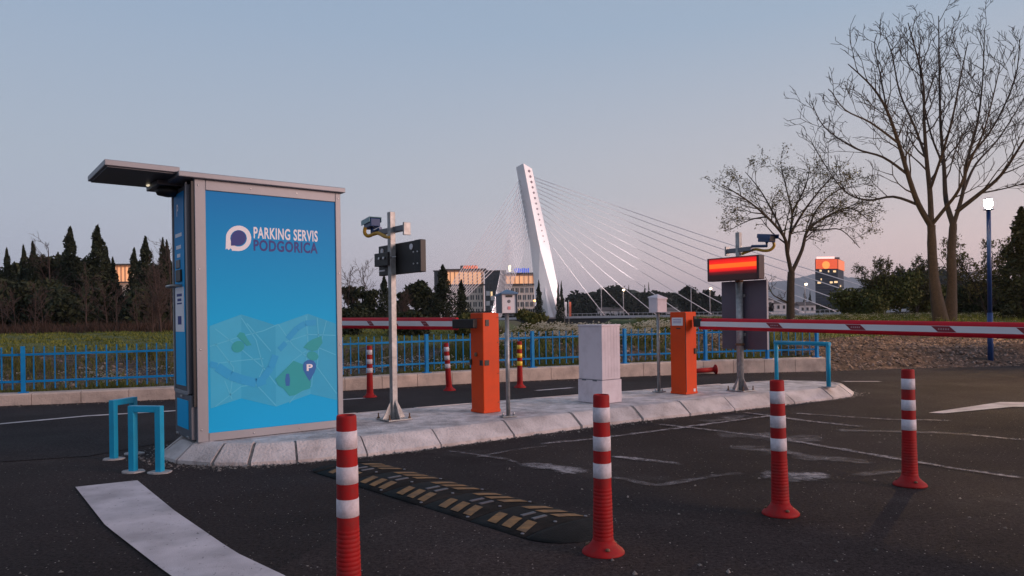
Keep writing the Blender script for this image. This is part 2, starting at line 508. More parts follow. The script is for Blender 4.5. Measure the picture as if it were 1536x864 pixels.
bm.add([(p.x, p.y, .008) for p in A_ + B_], [(i, edn + 1 + i, edn + 2 + i, i + 1) for i in range(edn)])
struct(bm.build('road_marking', M_fresh))
ribbon('road_marking', M_line, [G(-160, 655), G(0, 637), G(130, 625), G(266, 617), G(400, 608), G(548, 598)], .10, z=.010, jitter=.08, soft=False)
ribbon('road_marking', M_line, [G(1262, 573), G(1323, 573)], .10, z=.010, soft=False)
ribbon('road_marking', M_line, [G(800, 587), G(862, 582)], .14, z=.010, jitter=.2)
# turn arrow on the right
bm = MB()
ar = [G(1393, 620), G(1500, 604), G(1545, 604), G(1640, 606), G(1640, 612), G(1520, 611), G(1415, 621)]
bm.add([(p.x, p.y, .008) for p in ar], [list(range(len(ar)))])
struct(bm.build('road_marking', M_fresh))
# dried cement dust and chalk marks
for pts, w, mm in [
    ([G(978, 636), G(1150, 656), G(1290, 680), G(1420, 702), G(1560, 722)], .07, M_chalk),
    ([G(905, 684), G(975, 692), G(1040, 700)], .11, M_chalk),
    ([G(770, 694), G(860, 708), G(900, 714)], .20, M_chalk),
    ([G(905, 714), G(985, 730), G(1080, 714), G(1130, 710)], .09, M_chalk2),
    ([G(1120, 712), G(1180, 716), G(1265, 716)], .24, M_chalk),
    ([G(1265, 716), G(1350, 708), G(1400, 716)], .12, M_chalk2),
    ([G(1205, 735), G(1255, 742)], .22, M_chalk2),
    ([G(800, 668), G(905, 658), G(1040, 640), G(1160, 624)], .07, M_chalk),
    ([G(1110, 618), G(1220, 634), G(1310, 642)], .10, M_chalk),
    ([G(1040, 634), G(1090, 630), G(1120, 622)], .22, M_chalk2),
    ([G(1180, 620), G(1330, 630), G(1440, 632)], .06, M_chalk),
    ([G(1440, 652), G(1560, 664)], .06, M_chalk),
    ([G(1060, 652), G(1150, 655), G(1250, 662)], .45, M_chalk2),
    ([G(700, 690), G(770, 676), G(840, 668)], .05, M_chalk2),
    ([G(660, 676), G(760, 690), G(790, 700)], .06, M_chalk2),
    ([G(1090, 668), G(1230, 690), G(1330, 694)], .30, M_chalk2),
    ([G(1240, 646), G(1400, 650), G(1480, 656)], .14, M_chalk2)]:
    ribbon('road_dust', mm, pts, w * 1.6, z=.009 + .0007 * rnd.random(), jitter=.3)

# ------------------------------------------------------------------ traffic island
OUT = [(-3.03, 6.38), (-2.93, 6.06), (-2.68, 5.82), (-2.35, 5.70), (-2.05, 5.68), (-1.70, 5.76), (-1.2, 6.0), (-.63, 6.38), (0, 6.85), (.68, 7.36), (1.38, 7.84), (2.58, 8.55), (3.5, 9.12), (4.15, 9.52), (4.55, 9.86), (4.74, 10.2), (4.72, 10.52), (4.5, 10.82), (4.1, 11.02), (3.4, 10.86), (2.3, 10.26), (1.0, 9.56), (0, 8.98), (-1.2, 8.25), (-2.3, 7.52), (-2.8, 7.1), (-3.0, 6.75)]
def offset(poly, d):
    out = []
    n = len(poly)
    for i in range(n):
        a, b, c = Vector(poly[i - 1]), Vector(poly[i]), Vector(poly[(i + 1) % n])
        t = (c - a).normalized()
        out.append((b.x - t.y * d, b.y + t.x * d))
    return out
IN = offset(OUT, .20)
bm = MB()
bm.add([(x, y, .146) for x, y in IN], [list(range(len(IN)))])
island = bm.build('traffic_island', M_concrete); struct(island)
# kerb stones, each block a length of a bevelled profile, joints between
bm = MB(); jm = MB()
def kerb_run(P, Qn, stone, gap):
    segs = list(zip(P, P[1:] + P[:1])); q = list(zip(Qn, Qn[1:] + Qn[:1]))
    for (a, b), (c, d) in zip(segs, q):
        a, b, c, d = Vector(a), Vector(b), Vector(c), Vector(d)
        L_ = (b - a).length
        n = max(1, round(L_ / stone)); 
        for i in range(n):
            g0 = (gap * rnd.uniform(.45, 1.9) / L_ * .5); t0, t1 = i / n + g0, (i + 1) / n - g0
            o0, o1, i0, i1 = a.lerp(b, t0), a.lerp(b, t1), c.lerp(d, t0), c.lerp(d, t1)
            jz = rnd.uniform(-.006, .005)
            def pr(o, e):
                m1 = o.lerp(e, .55)
                return [(o.x, o.y, -.02), (o.x, o.y, .03), (o.lerp(e, .10).x, o.lerp(e, .10).y, .045), (o.lerp(e, .70).x, o.lerp(e, .70).y, .136 + jz), (o.lerp(e, .82).x, o.lerp(e, .82).y, .149 + jz), (o.lerp(e, 1.1).x, o.lerp(e, 1.1).y, .153 + jz), (o.lerp(e, 1.1).x, o.lerp(e, 1.1).y, .0)]
            A, B = pr(o0, i0), pr(o1, i1); k = len(A)
            bm.add(A + B, [(j, j + 1, k + j + 1, k + j) for j in range(k - 1)] + [list(range(k))[::-1], list(range(k, 2 * k))])
    n = len(P)
    for (a, b), (c, d) in zip(segs, q):
        def prj(o, e):
            o, e = Vector(o), Vector(e)
            return [(o.lerp(e, .03).x, o.lerp(e, .03).y, -.02), (o.lerp(e, .06).x, o.lerp(e, .06).y, .016), (o.lerp(e, .16).x, o.lerp(e, .16).y, .034), (o.lerp(e, .70).x, o.lerp(e, .70).y, .122), (o.lerp(e, .82).x, o.lerp(e, .82).y, .136), (o.lerp(e, 1.02).x, o.lerp(e, 1.02).y, .143)]
        A, B = prj(a, c), prj(b, d); k = 6
        jm.add(A + B, [(j, j + 1, k + j + 1, k + j) for j in range(k - 1)])
kerb_run(OUT, IN, .78, .022)
struct(bm.build('kerb', M_kerb))
struct(jm.build('kerb_joint', M_mortar))

# low wall that carries the fence
bm = MB()
WH = lambda x: float(np.interp(x, [-60, -7, -4.9, -1.5, 2, 6.2], [.16, .16, .18, .21, .24, .27]))
wk = [p for p in KERB if p[0] >= -30]
wp = along([(x, y, 0) for x, y in wk], 60)
for i in range(60):
    a, b = wp[i], wp[i + 1]
    t = (b - a).normalized(); s = Vector((-t.y, t.x, 0)); g = t * .004
    za, zb = WH(a.x), WH(b.x)
    vs_ = []
    for p, z in ((a + g, za), (b - g, zb)):
        for o_, h in ((0, -.05), (.0, z - .02), (.02, z), (.30, z), (.30, -.05)):
            q = p + s * o_; vs_.append((q.x, q.y, h))
    bm.add(vs_, [(j, j + 1, 6 + j, 5 + j) for j in range(4)] + [(0, 1, 2, 3, 4)[::-1], (5, 6, 7, 8, 9)])
lw = bm.build('low_wall', M_wallc)
tag(lw, 'low pale concrete wall along the far edge of the road, carrying the blue railings', 'wall')

# ------------------------------------------------------------------ blue fence
fence = thing('fence', 'blue painted metal railing fence standing on the low concrete wall behind the road', 'fence')
px_posts = [(-14, 9.1), (-11.4, 9.55), (-9.1, 9.88), (-6.93, 10.25), (-4.75, 10.86), (-3.1, 11.56), (-1.47, 12.42), (.36, 13.14), (2.12, 13.72), (3.75, 14.12), (5.0, 14.26), (6.0, 14.33)]
px_posts = [(-16.4, 8.75)] + px_posts
FH = .64
for (x, y) in px_posts:
    z = WH(x)
    b = MB().box((0, 0, FH / 2 + .005), (.055, .055, FH + .03), rz=R(30)); b.box((0, 0, .006), (.13, .13, .012), rz=R(30))
    b.build('post', M_fence, fence, loc=(x, y + .13, z))
for (a, b) in zip(px_posts[:-1], px_posts[1:]):
    A3 = Vector((a[0], a[1] + .13, WH(a[0]))); B3 = Vector((b[0], b[1] + .13, WH(b[0])))
    d = B3 - A3; L_ = d.length; ang = math.atan2(d.y, d.x); t = d.normalized()
    m_ = MB()
    tilt = Matrix.Rotation(-math.asin(t.z), 4, 'Y')
    for h in (.16, FH - .10):
        m_.box(tuple((A3 + B3) / 2 + Vector((0, 0, h))), (L_ - .05, .03, .03), rz=ang, M=tilt)
    n = max(2, round(L_ / .135))
    for i in range(1, n):
        p = A3 + d * (i / n)
        m_.box((p.x, p.y, p.z + FH / 2 + .03), (.014, .014, FH - .04), rz=ang)
    m_.build('railing_panel', M_fence, fence)

# ------------------------------------------------------------------ kiosk (payment station)
KO = Vector((-2.546, 5.91, .15)); KR = math.atan2(.78, 1.0)
kx = Vector((math.cos(KR), math.sin(KR), 0)); ky = Vector((-math.sin(KR), math.cos(KR), 0))
kiosk = thing('parking_kiosk', 'tall aluminium parking pay station with a bright blue map poster at the left', 'pay station', KO, KR)
KW, KD, KH = 1.262, .56, 2.13
def onface(px, py):
    p = pd(px, py, 1.0) - Vector((0, 0, CAM_H)); o = Vector((0, 0, CAM_H))
    t = (KO - o).dot(ky) / p.dot(ky)
    q = o + p * t - KO
    return q.dot(kx), q.z
M_poster = mat('poster_blue', (.003, .22, .56), .55, 0, var=.02, scale=1, spec=.2)
# printed gradient of the poster: deep blue at the head, cyan-blue below
t = M_poster.node_tree
co = t.nodes.new('ShaderNodeTexCoord'); sp = t.nodes.new('ShaderNodeSeparateXYZ'); t.links.new(co.outputs['Object'], sp.inputs[0])
mr = t.nodes.new('ShaderNodeMapRange'); mr.inputs['From Min'].default_value = 1.0; mr.inputs['From Max'].default_value = 2.0; t.links.new(sp.outputs['Z'], mr.inputs['Value'])
k = t.nodes.new('ShaderNodeValToRGB')
k.color_ramp.elements[0].color = (.001, .39, .76, 1); k.color_ramp.elements[1].color = (.001, .21, .55, 1)
t.links.new(mr.outputs[0], k.inputs[0]); t.links.new(k.outputs[0], t.nodes['Principled BSDF'].inputs['Base Color'])
# cabinet body
b = MB().box((KW / 2, KD / 2 + .03, KH / 2 + .01), (KW - .02, KD - .06, KH - .04)); b.build('body', M_midgrey, kiosk, .004)
L0, Rr0, B0, T0 = .085, KW - .05, .068, KH - .085
b = MB()
b.box((L0 / 2, .02, KH / 2), (L0, .05, KH)); b.box(((KW + Rr0) / 2, .02, KH / 2), (KW - Rr0, .05, KH))
b.box(((L0 + Rr0) / 2, .02, B0 / 2), (Rr0 - L0 - .002, .05, B0)); b.box(((L0 + Rr0) / 2, .02, (T0 + KH) / 2), (Rr0 - L0 - .002, .05, KH - T0))
b.build('poster_frame', M_alu, kiosk, .004)
b = MB().box(((L0 + Rr0) / 2, .012, (B0 + T0) / 2), (Rr0 - L0 + .001, .012, T0 - B0 + .001)); poster = b.build('poster', M_poster, kiosk)
PY = .0045   # front of the poster sheet in kiosk space
def flat(name, m, poly, lay, parent=poster):
    b = MB(); y = .006 - .0007 * lay
    b.add([(u, y, z) for u, z in poly], [list(range(len(poly)))])
    return b.build(name, m, parent)
def F(L): return [onface(x, y) for x, y in L]
M_map1 = mat('map_pale', (.022, .40, .66), .6, var=.03); M_map2 = mat('map_mid', (.008, .36, .62), .6, var=.03)
M_river = mat('map_river', (.002, .33, .66), .6, var=.02); M_green = mat('map_green', (.0, .33, .38), .6, var=.02)
M_street = mat('map_street', (.05, .46, .70), .6, var=.02); M_navy = mat('logo_navy', (.02, .035, .22), .6, var=.02)
M_logow = mat('logo_white', (.80, .78, .84), .6, var=.02); M_pin = mat('map_pin', (.005, .13, .42), .6, var=.02)
cx = lambda X, Y: (240 + X / 3.6, 460 + Y / 3.6)     # pixel positions read in the enlarged lower half
def C(L): return F([cx(*p) for p in L])
flat('map_print', M_map1, C([(268, 105), (440, 42), (440, 495), (275, 550)]), 1)
flat('map_print', M_map2, C([(440, 42), (625, 100), (628, 540), (440, 495)]), 1)
flat('map_print', M_map1, C([(625, 100), (800, 38), (815, 472), (628, 540)]), 1)
flat('map_print', M_map2, C([(800, 38), (950, 92), (958, 505), (815, 472)]), 1)
b = MB()
def strip(poly, w, lay, bb):
    P = C(poly)
    y = .006 - .0007 * lay
    for (a, c) in zip(P[:-1], P[1:]):
        a, c = Vector(a), Vector(c); t_ = (c - a).normalized(); n_ = Vector((-t_.y, t_.x)) * w / 2
        bb.add([(q.x, y, q.y) for q in (a - n_, c - n_, c + n_, a + n_)], [(0, 1, 2, 3)])
for s in ([(270, 215), (440, 160), (560, 130), (640, 95)], [(300, 120), (440, 230), (560, 330), (628, 420)], [(440, 60), (520, 180), (560, 330), (520, 420), (628, 535)],
          [(275, 310), (440, 290), (560, 280)], [(640, 95), (720, 210), (830, 300), (955, 470)], [(790, 50), (800, 200), (790, 300)], [(850, 60), (860, 200), (850, 320)],
          [(680, 190), (800, 150), (950, 155)], [(628, 400), (720, 290), (830, 210), (950, 260)], [(520, 420), (440, 430), (300, 540)], [(350, 400), (390, 500)],
          [(830, 300), (820, 430), (740, 470), (700, 520)], [(900, 75), (870, 200)], [(300, 200), (400, 330), (380, 480)], [(470, 90), (600, 240)]):
    strip(s, .009, 2, b)
b.build('map_print', M_street, poster)
b = MB()
strip([(270, 310), (310, 320)], .05, 3, b); strip([(310, 325), (380, 372), (440, 392)], .075, 3, b); strip([(440, 392), (520, 412), (570, 395)], .075, 3.2, b)
strip([(545, 405), (600, 330), (625, 262)], .06, 3.3, b); strip([(645, 232), (680, 195)], .045, 3.1, b); strip([(690, 175), (740, 118), (785, 90), (845, 85)], .05, 3.1, b)
b.build('map_print', M_river, poster)
def ell(cx_, cy_, rx, ry, rot=0, n=18):
    return [(cx_ + rx * math.cos(2 * PI * i / n) * math.cos(rot) - ry * math.sin(2 * PI * i / n) * math.sin(rot), cy_ + rx * math.cos(2 * PI * i / n) * math.sin(rot) + ry * math.sin(2 * PI * i / n) * math.cos(rot)) for i in range(n)]
flat('map_print', M_green, C(ell(422, 216, 36, 30, -.5)), 4)
flat('map_print', M_green, C([(415, 160), (432, 138), (455, 142), (470, 170), (495, 207), (470, 212), (450, 190)]), 4)
flat('map_print', M_green, C([(775, 220), (800, 192), (822, 178), (872, 158), (878, 195), (850, 235), (822, 240)]), 4)
flat('map_print', M_green, C(ell(825, 266, 32, 24, .3)), 4)
flat('map_print', M_green, C([(622, 392), (670, 345), (722, 292), (790, 318), (815, 400), (812, 440), (770, 455), (730, 478), (700, 482), (665, 440), (640, 425)]), 4)
flat('map_print', M_pin, C([(682, 362), (698, 362), (703, 395), (700, 428), (680, 428), (676, 395)]), 5)
flat('map_print', M_pin, C([(808, 402), (788, 370), (773, 340), (772, 318), (780, 300), (795, 289), (812, 287), (830, 293), (842, 308), (844, 328), (835, 355), (820, 382)]), 5)
# logo: a ring shaped like a letter P around a dark disc
c2 = lambda X, Y: (240 + X / 3.927, 240 + Y / 3.927)
def D(L): return F([c2(*p) for p in L])
flat('logo', M_logow, D([(388, 528), (390, 455)] + [(464 + 75 * math.cos(a), 461 + 75 * math.sin(a)) for a in [PI + .05 + (PI * 1.5 - .1) * i / 20 for i in range(21)]] + [(424, 534), (424, 527), (418, 520), (405, 530), (395, 520)]), 1)
flat('logo', M_poster, D(ell(464, 461, 49, 49)[:] ), 2)
flat('logo', M_navy, D([(419, 504), (419, 455)] + [(464 + 44 * math.cos(a), 459 + 45 * math.sin(a)) for a in [PI + .05 + (PI * 1.5 - .1) * i / 16 for i in range(17)]]), 3)
def text(name, s, m, x0, z0, w, h, parent, y=.0035, bold=.016, plane='xz', rot=0.):
    cu = bpy.data.curves.new(name, 'FONT'); cu.body = s; cu.size = 1; cu.offset = bold; cu.resolution_u = 3; cu.space_character = 1.08
    o = bpy.data.objects.new(name, cu); COL.objects.link(o)
    dg = bpy.context.evaluated_depsgraph_get(); dg.update()
    me = bpy.data.meshes.new_from_object(o.evaluated_get(dg))
    COL.objects.unlink(o); bpy.data.objects.remove(o)
    vs_ = np.array([v.co[:] for v in me.vertices]); mn, mxx = vs_.min(0), vs_.max(0)
    for v in me.vertices:
        a = (v.co.x - mn[0]) / (mxx[0] - mn[0]) * w; b_ = (v.co.y - mn[1]) / (mxx[1] - mn[1]) * h
        v.co = (x0 + a, y, z0 + b_) if plane == 'xz' else (y, x0 - a, z0 + b_)
    me.name = name; me.materials.clear(); me.materials.append(m)
    q = bpy.data.objects.new(name, me); COL.objects.link(q); q.parent = parent
    return q
def textpx(s, m, bl, tr, lay, bold=.016):
    (x0, z0), (x1, z1) = onface(*bl), onface(*tr)
    return text('lettering', s, m, x0, z0, x1 - x0, z1 - z0, poster, y=.006 - .0007 * lay, bold=bold)
textpx('PARKING SERVIS', M_logow, (380.8, 357.4), (476.8, 346.2), 1, .024)
textpx('PODGORICA', M_navy, (380.8, 376.2), (476.8, 364.2), 1, .030)
textpx('P', M_logow, (460.2, 556.5), (469.2, 545.8), 6.5, .03)
b = MB()
for (u_, z_) in [(.03, .10), (.03, .75), (.03, 1.4), (.03, 2.08), (KW - .025, .10), (KW - .025, .75), (KW - .025, 1.4), (KW - .025, 2.08), (.45, .03), (.85, .03), (.45, KH - .04), (.85, KH - .04)]:
    MB().lathe([(.007, 0), (.007, .003), (.003, .004)], 8, Matrix.Translation((u_, -.005, z_)) @ Matrix.Rotation(R(90), 4, 'X')).build('frame_screw', M_bolt, kiosk)
# roof cap and canopy
b = MB().box((KW / 2 - .05, KD / 2, KH + .022), (KW + .16, KD + .10, .044)); b.build('roof_cap', M_alu, kiosk, .006)
can = MB().box((-.375, .385, 2.185), (.53, .80, .045)).build('canopy', M_alu, kiosk, .005)
MB().box((-.375, .385, 2.158), (.49, .76, .01)).build('canopy_soffit', M_darkgrey, can)
MB().box((-.10, .50, 2.13), (.22, .40, .045)).build('canopy_bracket', M_darkgrey, kiosk, .004)
b = MB().lathe([(.028, 0), (.032, .01), (.02, .014)], 16, Matrix.Translation((-.20, .60, 2.137))); b.build('downlight', mat('downlight', (.8, .75, .6), .4, emit=(1, .85, .6), estr=.6), kiosk)
b = MB().lathe([(.02, .0), (.085, .015), (.10, .045), (.085, .07), (.03, .085)], 20, Matrix.Translation((-.10, .42, 2.03))); b.build('dome_camera', M_black, kiosk)
# end panel with the customer side of the machine
ep = MB().box((-.02, .285, 1.24), (.045, .47, 1.70)); ep = ep.build('payment_panel', M_darkgrey, kiosk, .004)
b = MB()
b.box((-.046, .075, 1.25), (.012, .022, 1.72)); b.box((-.046, .508, 1.25), (.012, .022, 1.72)); b.box((-.046, .29, .395), (.012, .40, .03))
b.build('panel_frame', M_alu, ep, .002)
MB().box((-.044, .30, 1.25), (.008, .30, 1.60)).build('panel_sheet', M_poster, ep)
MB().box((-.0495, .30, 1.08), (.003, .27, .37)).build('instruction_label', M_logow, ep)
for z, h, w_ in ((1.20, .022, .16), (1.16, .022, .12), (1.13, .012, .15), (.99, .07, .11)):
    MB().box((-.0515, .30, z), (.002, w_, h)).build('label_print', M_navy, ep)
MB().box((-.055, .29, 1.36), (.02, .15, .10)).build('card_reader', M_black, ep, .004)
MB().box((-.05, .33, 1.46), (.01, .13, .07)).build('display', M_darkgrey, ep, .003)
b = MB().tube([(-.045, .22, 1.275), (-.12, .22, 1.275), (-.12, .42, 1.275), (-.045, .42, 1.275)], .012, 8); b.build('grab_bar', M_galv, ep)
for z, w_ in ((1.70, .20), (1.60, .15), (1.53, .10)):
    MB().box((-.0495, .31, z), (.002, w_, .03)).build('panel_print', M_logow, ep)
text('lettering', 'P', M_logow, .36, 1.86, .05, .10, ep, y=-.0495, plane='yz')
dr = MB().box((-.018, .285, .20), (.04, .50, .36)).build('lower_door', M_midgrey, kiosk, .004)
MB().box((-.0405, .285, .215), (.005, .34, .235)).build('door_sheet', M_poster, dr)
MB().box((-.046, .285, .36), (.018, .05, .018)).build('door_lock', M_bolt, dr, .003)
for y_ in (.12, .44): MB().box((-.045, y_, .035), (.012, .06, .016)).build('door_hinge', M_bolt, dr, .002)
b = MB().box((-.012, .02, 1.2), (.022, .03, 1.82)); b.build('corner_strip', M_black, kiosk)
MB().box((KW / 2, KD / 2, .008), (KW - .03, KD - .04, .03)).build('plinth', M_black, kiosk)

# ------------------------------------------------------------------ barrier gates
AR = R(40)
def barrier(loc, h, w, arm_dir_pt, arm_L, z_arm, sag, face_side, label, marks, arm_side, cover):
    t_ = thing('barrier_gate', label, 'barrier', loc, AR, 'automatic parking barriers on the island')
    bx = MB().box((w / 2, w / 2, h / 2), (w, w, h)); bx = bx.build('housing', M_orange, t_, .008)
    return t_, bx
def arm_world(parent, p0, p1, th, name='boom'):
    """boom in the parent's space between two world points"""
    inv = (Matrix.Translation(parent.location) @ Matrix.Rotation(parent.rotation_euler.z, 4, 'Z')).inverted()
    a, b_ = inv @ p0, inv @ p1
    d = b_ - a; L_ = d.length
    rz = math.atan2(d.y, d.x); ry = -math.asin(d.z / L_)
    Mx = Matrix.Translation(a) @ Matrix.Rotation(rz, 4, 'Z') @ Matrix.Rotation(ry, 4, 'Y')
    o = bpy.data.objects.new(name, None)
    return Mx, L_
def boom(parent, p0, p1, th, marks, sgn, wd=.16):
    Mx, L_ = arm_world(parent, p0, p1, th)
    def put(mb, name, m, par, bev=0.):
        for i, v in enumerate(mb.v): mb.v[i] = Mx @ v
        return mb.build(name, m, par, bev)
    # rounded red tube: outline in YZ extruded along X
    prof = [(.028, -.04), (.028, .04), (.02, .058), (.008, .068), (-.008, .068), (-.02, .058), (-.028, .04), (-.028, -.04), (-.02, -.058), (-.008, -.068), (.008, -.068), (.02, -.058)]
    m_ = MB(); n = len(prof)
    m_.add([(0, y, z * th / .136) for y, z in prof] + [(L_, y, z * th / .136) for y, z in prof],
           [(i, (i + 1) % n, n + (i + 1) % n, n + i)[::-1] for i in range(n)] + [list(range(n)), list(range(n, 2 * n))[::-1]])
    bo = put(m_, 'boom', M_red, parent)
    for s in (1, -1):
        put(MB().box((L_ / 2, s * .030, 0), (L_ - .01, .005, th * .42)), 'white_stripe', M_white, bo)
    y = sgn * .0335
    M_dk = mat('marker_dark_red', (.22, .008, .02), .4)
    for x in marks:
        q = MB(); h = th * .19
        q.add([(x - wd / 2 - .03 * sgn, y, -h), (x + wd / 2 - .03 * sgn, y, -h), (x + wd / 2 + .03 * sgn, y, h), (x - wd / 2 + .03 * sgn, y, h)], [(0, 1, 2, 3)])
        put(q, 'marker_sticker', M_dk, bo)
        q = MB()
        for e in range(5): q.box((x + (e - 2) * wd * .13, y + .0012 * sgn, 0), (wd * .07, .001, h * .55))
        put(q, 'marker_print', mat('marker_print', (.45, .25, .28), .5), bo)
    # rubber strip underneath
    return bo, Mx
# left gate
gl = Vector((-.30, 7.50, .15))
g1, h1 = barrier(gl, 1.03, .212, None, 0, 0, 0, 0, 'orange barrier post whose red and white boom reaches left behind the blue kiosk', None, None, None)
# local x along right face, local y along left face (both leave the near corner)
p0 = pd(686, 485.6, 7.60); p1 = pd(420, 484.0, 9.9)
bo1, MX1 = boom(g1, p0, p1, .13, [.47, .98, 1.42], 1, .085)
inv1 = (Matrix.Translation(gl) @ Matrix.Rotation(AR, 4, 'Z')).inverted()
a = inv1 @ pd(682, 485.6, 7.60); c = inv1 @ pd(712, 485.6, 7.48)
m_ = MB(); d = c - a; m_.box(tuple((a + c) / 2 + Vector((0, -.0, 0))), (d.length + .02, .075, .095), rz=math.atan2(d.y, d.x)); m_.build('boom_holder', M_black, g1, .01)
for x, z in ((.04, .93), (.0, 0)):
    pass
MB().box((.055, -.003, .925), (.045, .006, .065)).build('bracket_slot', M_black, h1)
MB().box((.045, -.003, .515), (.055, .006, .055)).build('lock_plate', M_black, h1)
MB().box((-.003, .03, .515), (.006, .05, .055)).build('lock_plate', M_black, h1)
MB().box((-.006, .205, .52), (.012, .03, .06)).build('lock_plate', M_black, h1)
MB().lathe([(.022, 0), (.022, .012), (.01, .016)], 14, Matrix.Translation((-.0, .115, .60)) @ Matrix.Rotation(R(-90), 4, 'Y')).build('key_lock', M_rust, h1)
MB().box((.106, .106, .015), (.222, .222, .03)).build('base_plinth', M_orange, g1, .003)
MB().box((.2135, .106, .52), (.004, .20, .98)).build('door_seam', M_black, h1)
for z in (.10, .40, .72, .98): MB().lathe([(.006, 0), (.006, .003)], 8, Matrix.Translation((.19, -.002, z)) @ Matrix.Rotation(R(90), 4, 'X')).build('screw', M_rust, h1)
MB().box((-.002, .105, .97), (.004, .19, .004)).build('panel_gap', M_black, h1)
# right gate
gr_ = Vector((2.13, 9.03, .15))
g2, h2 = barrier(gr_, 1.02, .228, None, 0, 0, 0, 0, 'orange barrier post at the right, its boom reaching across the right edge of the photo', None, None, None)
p0 = pd(1050, 485.6, 9.05); p1 = pd(1600, 497.5, 5.95)
bo2, MX2 = boom(g2, p0, p1, .140, [1.08, 2.02, 2.86, 3.55], -1)
inv2 = (Matrix.Translation(gr_) @ Matrix.Rotation(AR, 4, 'Z')).inverted()
a = inv2 @ pd(1041, 483.6, 9.08); c = inv2 @ pd(1062, 484.6, 9.0)
d = c - a; MB().box(tuple((a + c) / 2), (d.length, .08, .10), rz=math.atan2(d.y, d.x)).build('boom_holder', M_black, g2, .01)
MB().box((.195, -.006, .93), (.05, .014, .07)).build('lock_plate', M_black, h2, .003)
MB().box((.195, -.006, .53), (.05, .014, .07)).build('lock_plate', M_black, h2, .003)
MB().box((.17, -.003, .045), (.035, .006, .035)).build('small_label', M_white, h2)
MB().box((-.003, .115, .90), (.006, .165, .10)).build('notice_label', M_white, h2)
for z in (.925, .905, .885): MB().box((-.0068, .115, z), (.0016, .12, .006)).build('label_print', mat('print_violet', (.20, .12, .36), .5), h2)
MB().box((-.003, .10, .815), (.006, .06, .012)).build('handle_slot', M_black, h2)
MB().box((.114, .114, .015), (.238, .238, .03)).build('base_plinth', M_orange, g2, .003)
MB().box((.006, -.002, .52), (.006, .006, .98)).build('door_seam', M_black, h2)

# ------------------------------------------------------------------ pale control cabinet
cabp = gp(904, 606, .15)
cab = thing('control_cabinet', 'pale lilac grey utility cabinet standing between the two orange barrier posts', 'cabinet', cabp, R(39))
MB().box((.152, .190, .13), (.318, .384, .26)).build('lower_body', M_lilac, cab, .005)
MB().box((.145, .184, .265 + .30), (.295, .372, .60)).build('upper_body', M_lilac, cab, .005)
MB().box((.145, .184, .875), (.308, .386, .022)).build('lid', M_lilac, cab, .004)
MB().box((-.0045, .184, .262), (.005, .37, .006)).build('door_gap', M_midgrey, cab)
for y in (.11, .28): MB().box((-.008, y, .255), (.012, .06, .012)).build('hinge', M_midgrey, cab)
for i in range(5): MB().box((.05 + i * .048, -.0028, .57), (.006, .002, .57)).build('panel_rib', M_lilac, cab)

# ------------------------------------------------------------------ ticket / reader boxes on thin posts
def reader(loc, label, hood, rz, facing):
    t_ = thing('card_reader_post', label, 'card reader', loc, rz, 'card reader posts on the island')
    MB().tube([(0, 0, 0), (0, 0, 1.02)], .021, 12).build('post', M_galv, t_)
    MB().box((0, 0, .006), (.15, .10, .012)).build('base_plate', M_galv, t_, .002)
    for s in (-1, 1): MB().lathe([(.011, 0), (.011, .02), (.006, .035)], 8, Matrix.Translation((s * .058, 0, .012))).build('anchor_bolt', M_bolt, t_)
    b = MB()
    b.add([(-.075, -.06, 0), (.075, -.06, 0), (.075, .08, 0), (-.075, .08, 0), (-.075, -.06, .20), (.075, -.06, .20), (.075, .08, .17), (-.075, .08, .17)],
          [(0, 3, 2, 1), (4, 5, 6, 7), (0, 1, 5, 4), (1, 2, 6, 5), (2, 3, 7, 6), (3, 0, 4, 7)])
    bx = b.build('reader_box', M_white if facing else M_lilac, t_, .004, loc=(0, 0, 1.02))
    b = MB()
    b.add([(-.088, -.09, .185), (.088, -.09, .185), (.088, .09, .165), (-.088, .09, .165), (-.088, -.09, .20), (.088, -.09, .20), (0, 0, .235), (.088, .09, .18), (-.088, .09, .18)],
          [(0, 3, 2, 1), (0, 1, 5, 4), (1, 2, 7, 5), (2, 3, 8, 7), (3, 0, 4, 8), (4, 5, 6), (5, 7, 6), (7, 8, 6), (8, 4, 6)])
    b.build('hood', hood, bx)
    b = MB()
    b.box((-.080, 0, .095), (.008, .15, .19)); b.box((.080, 0, .095), (.008, .15, .19)); b.build('side_shield', M_midgrey if facing else M_lilac, bx, .002)
    if facing:
        MB().box((0, -.062, .165), (.07, .006, .02)).build('display', M_black, bx)
        MB().box((0, -.062, .05), (.028, .005, .03)).build('indicator', mat('indicator_pink', (.7, .25, .27), .5), bx)
        MB().lathe([(.016, 0), (.016, .004)], 14, Matrix.Translation((0, -.060, .115)) @ Matrix.Rotation(R(90), 4, 'X')).build('speaker_grille', M_midgrey, bx)
    return t_
reader(gp(762.5, 625, .15), 'thin steel post with a white reader under a blue hood, beside the left orange barrier', mat('hood_blue', (.08, .17, .30), .4), R(22), True)
reader(gp(988.5, 588, .15), 'thin pale post with a small plain grey box, just left of the right orange barrier', M_lilac, R(212), False)

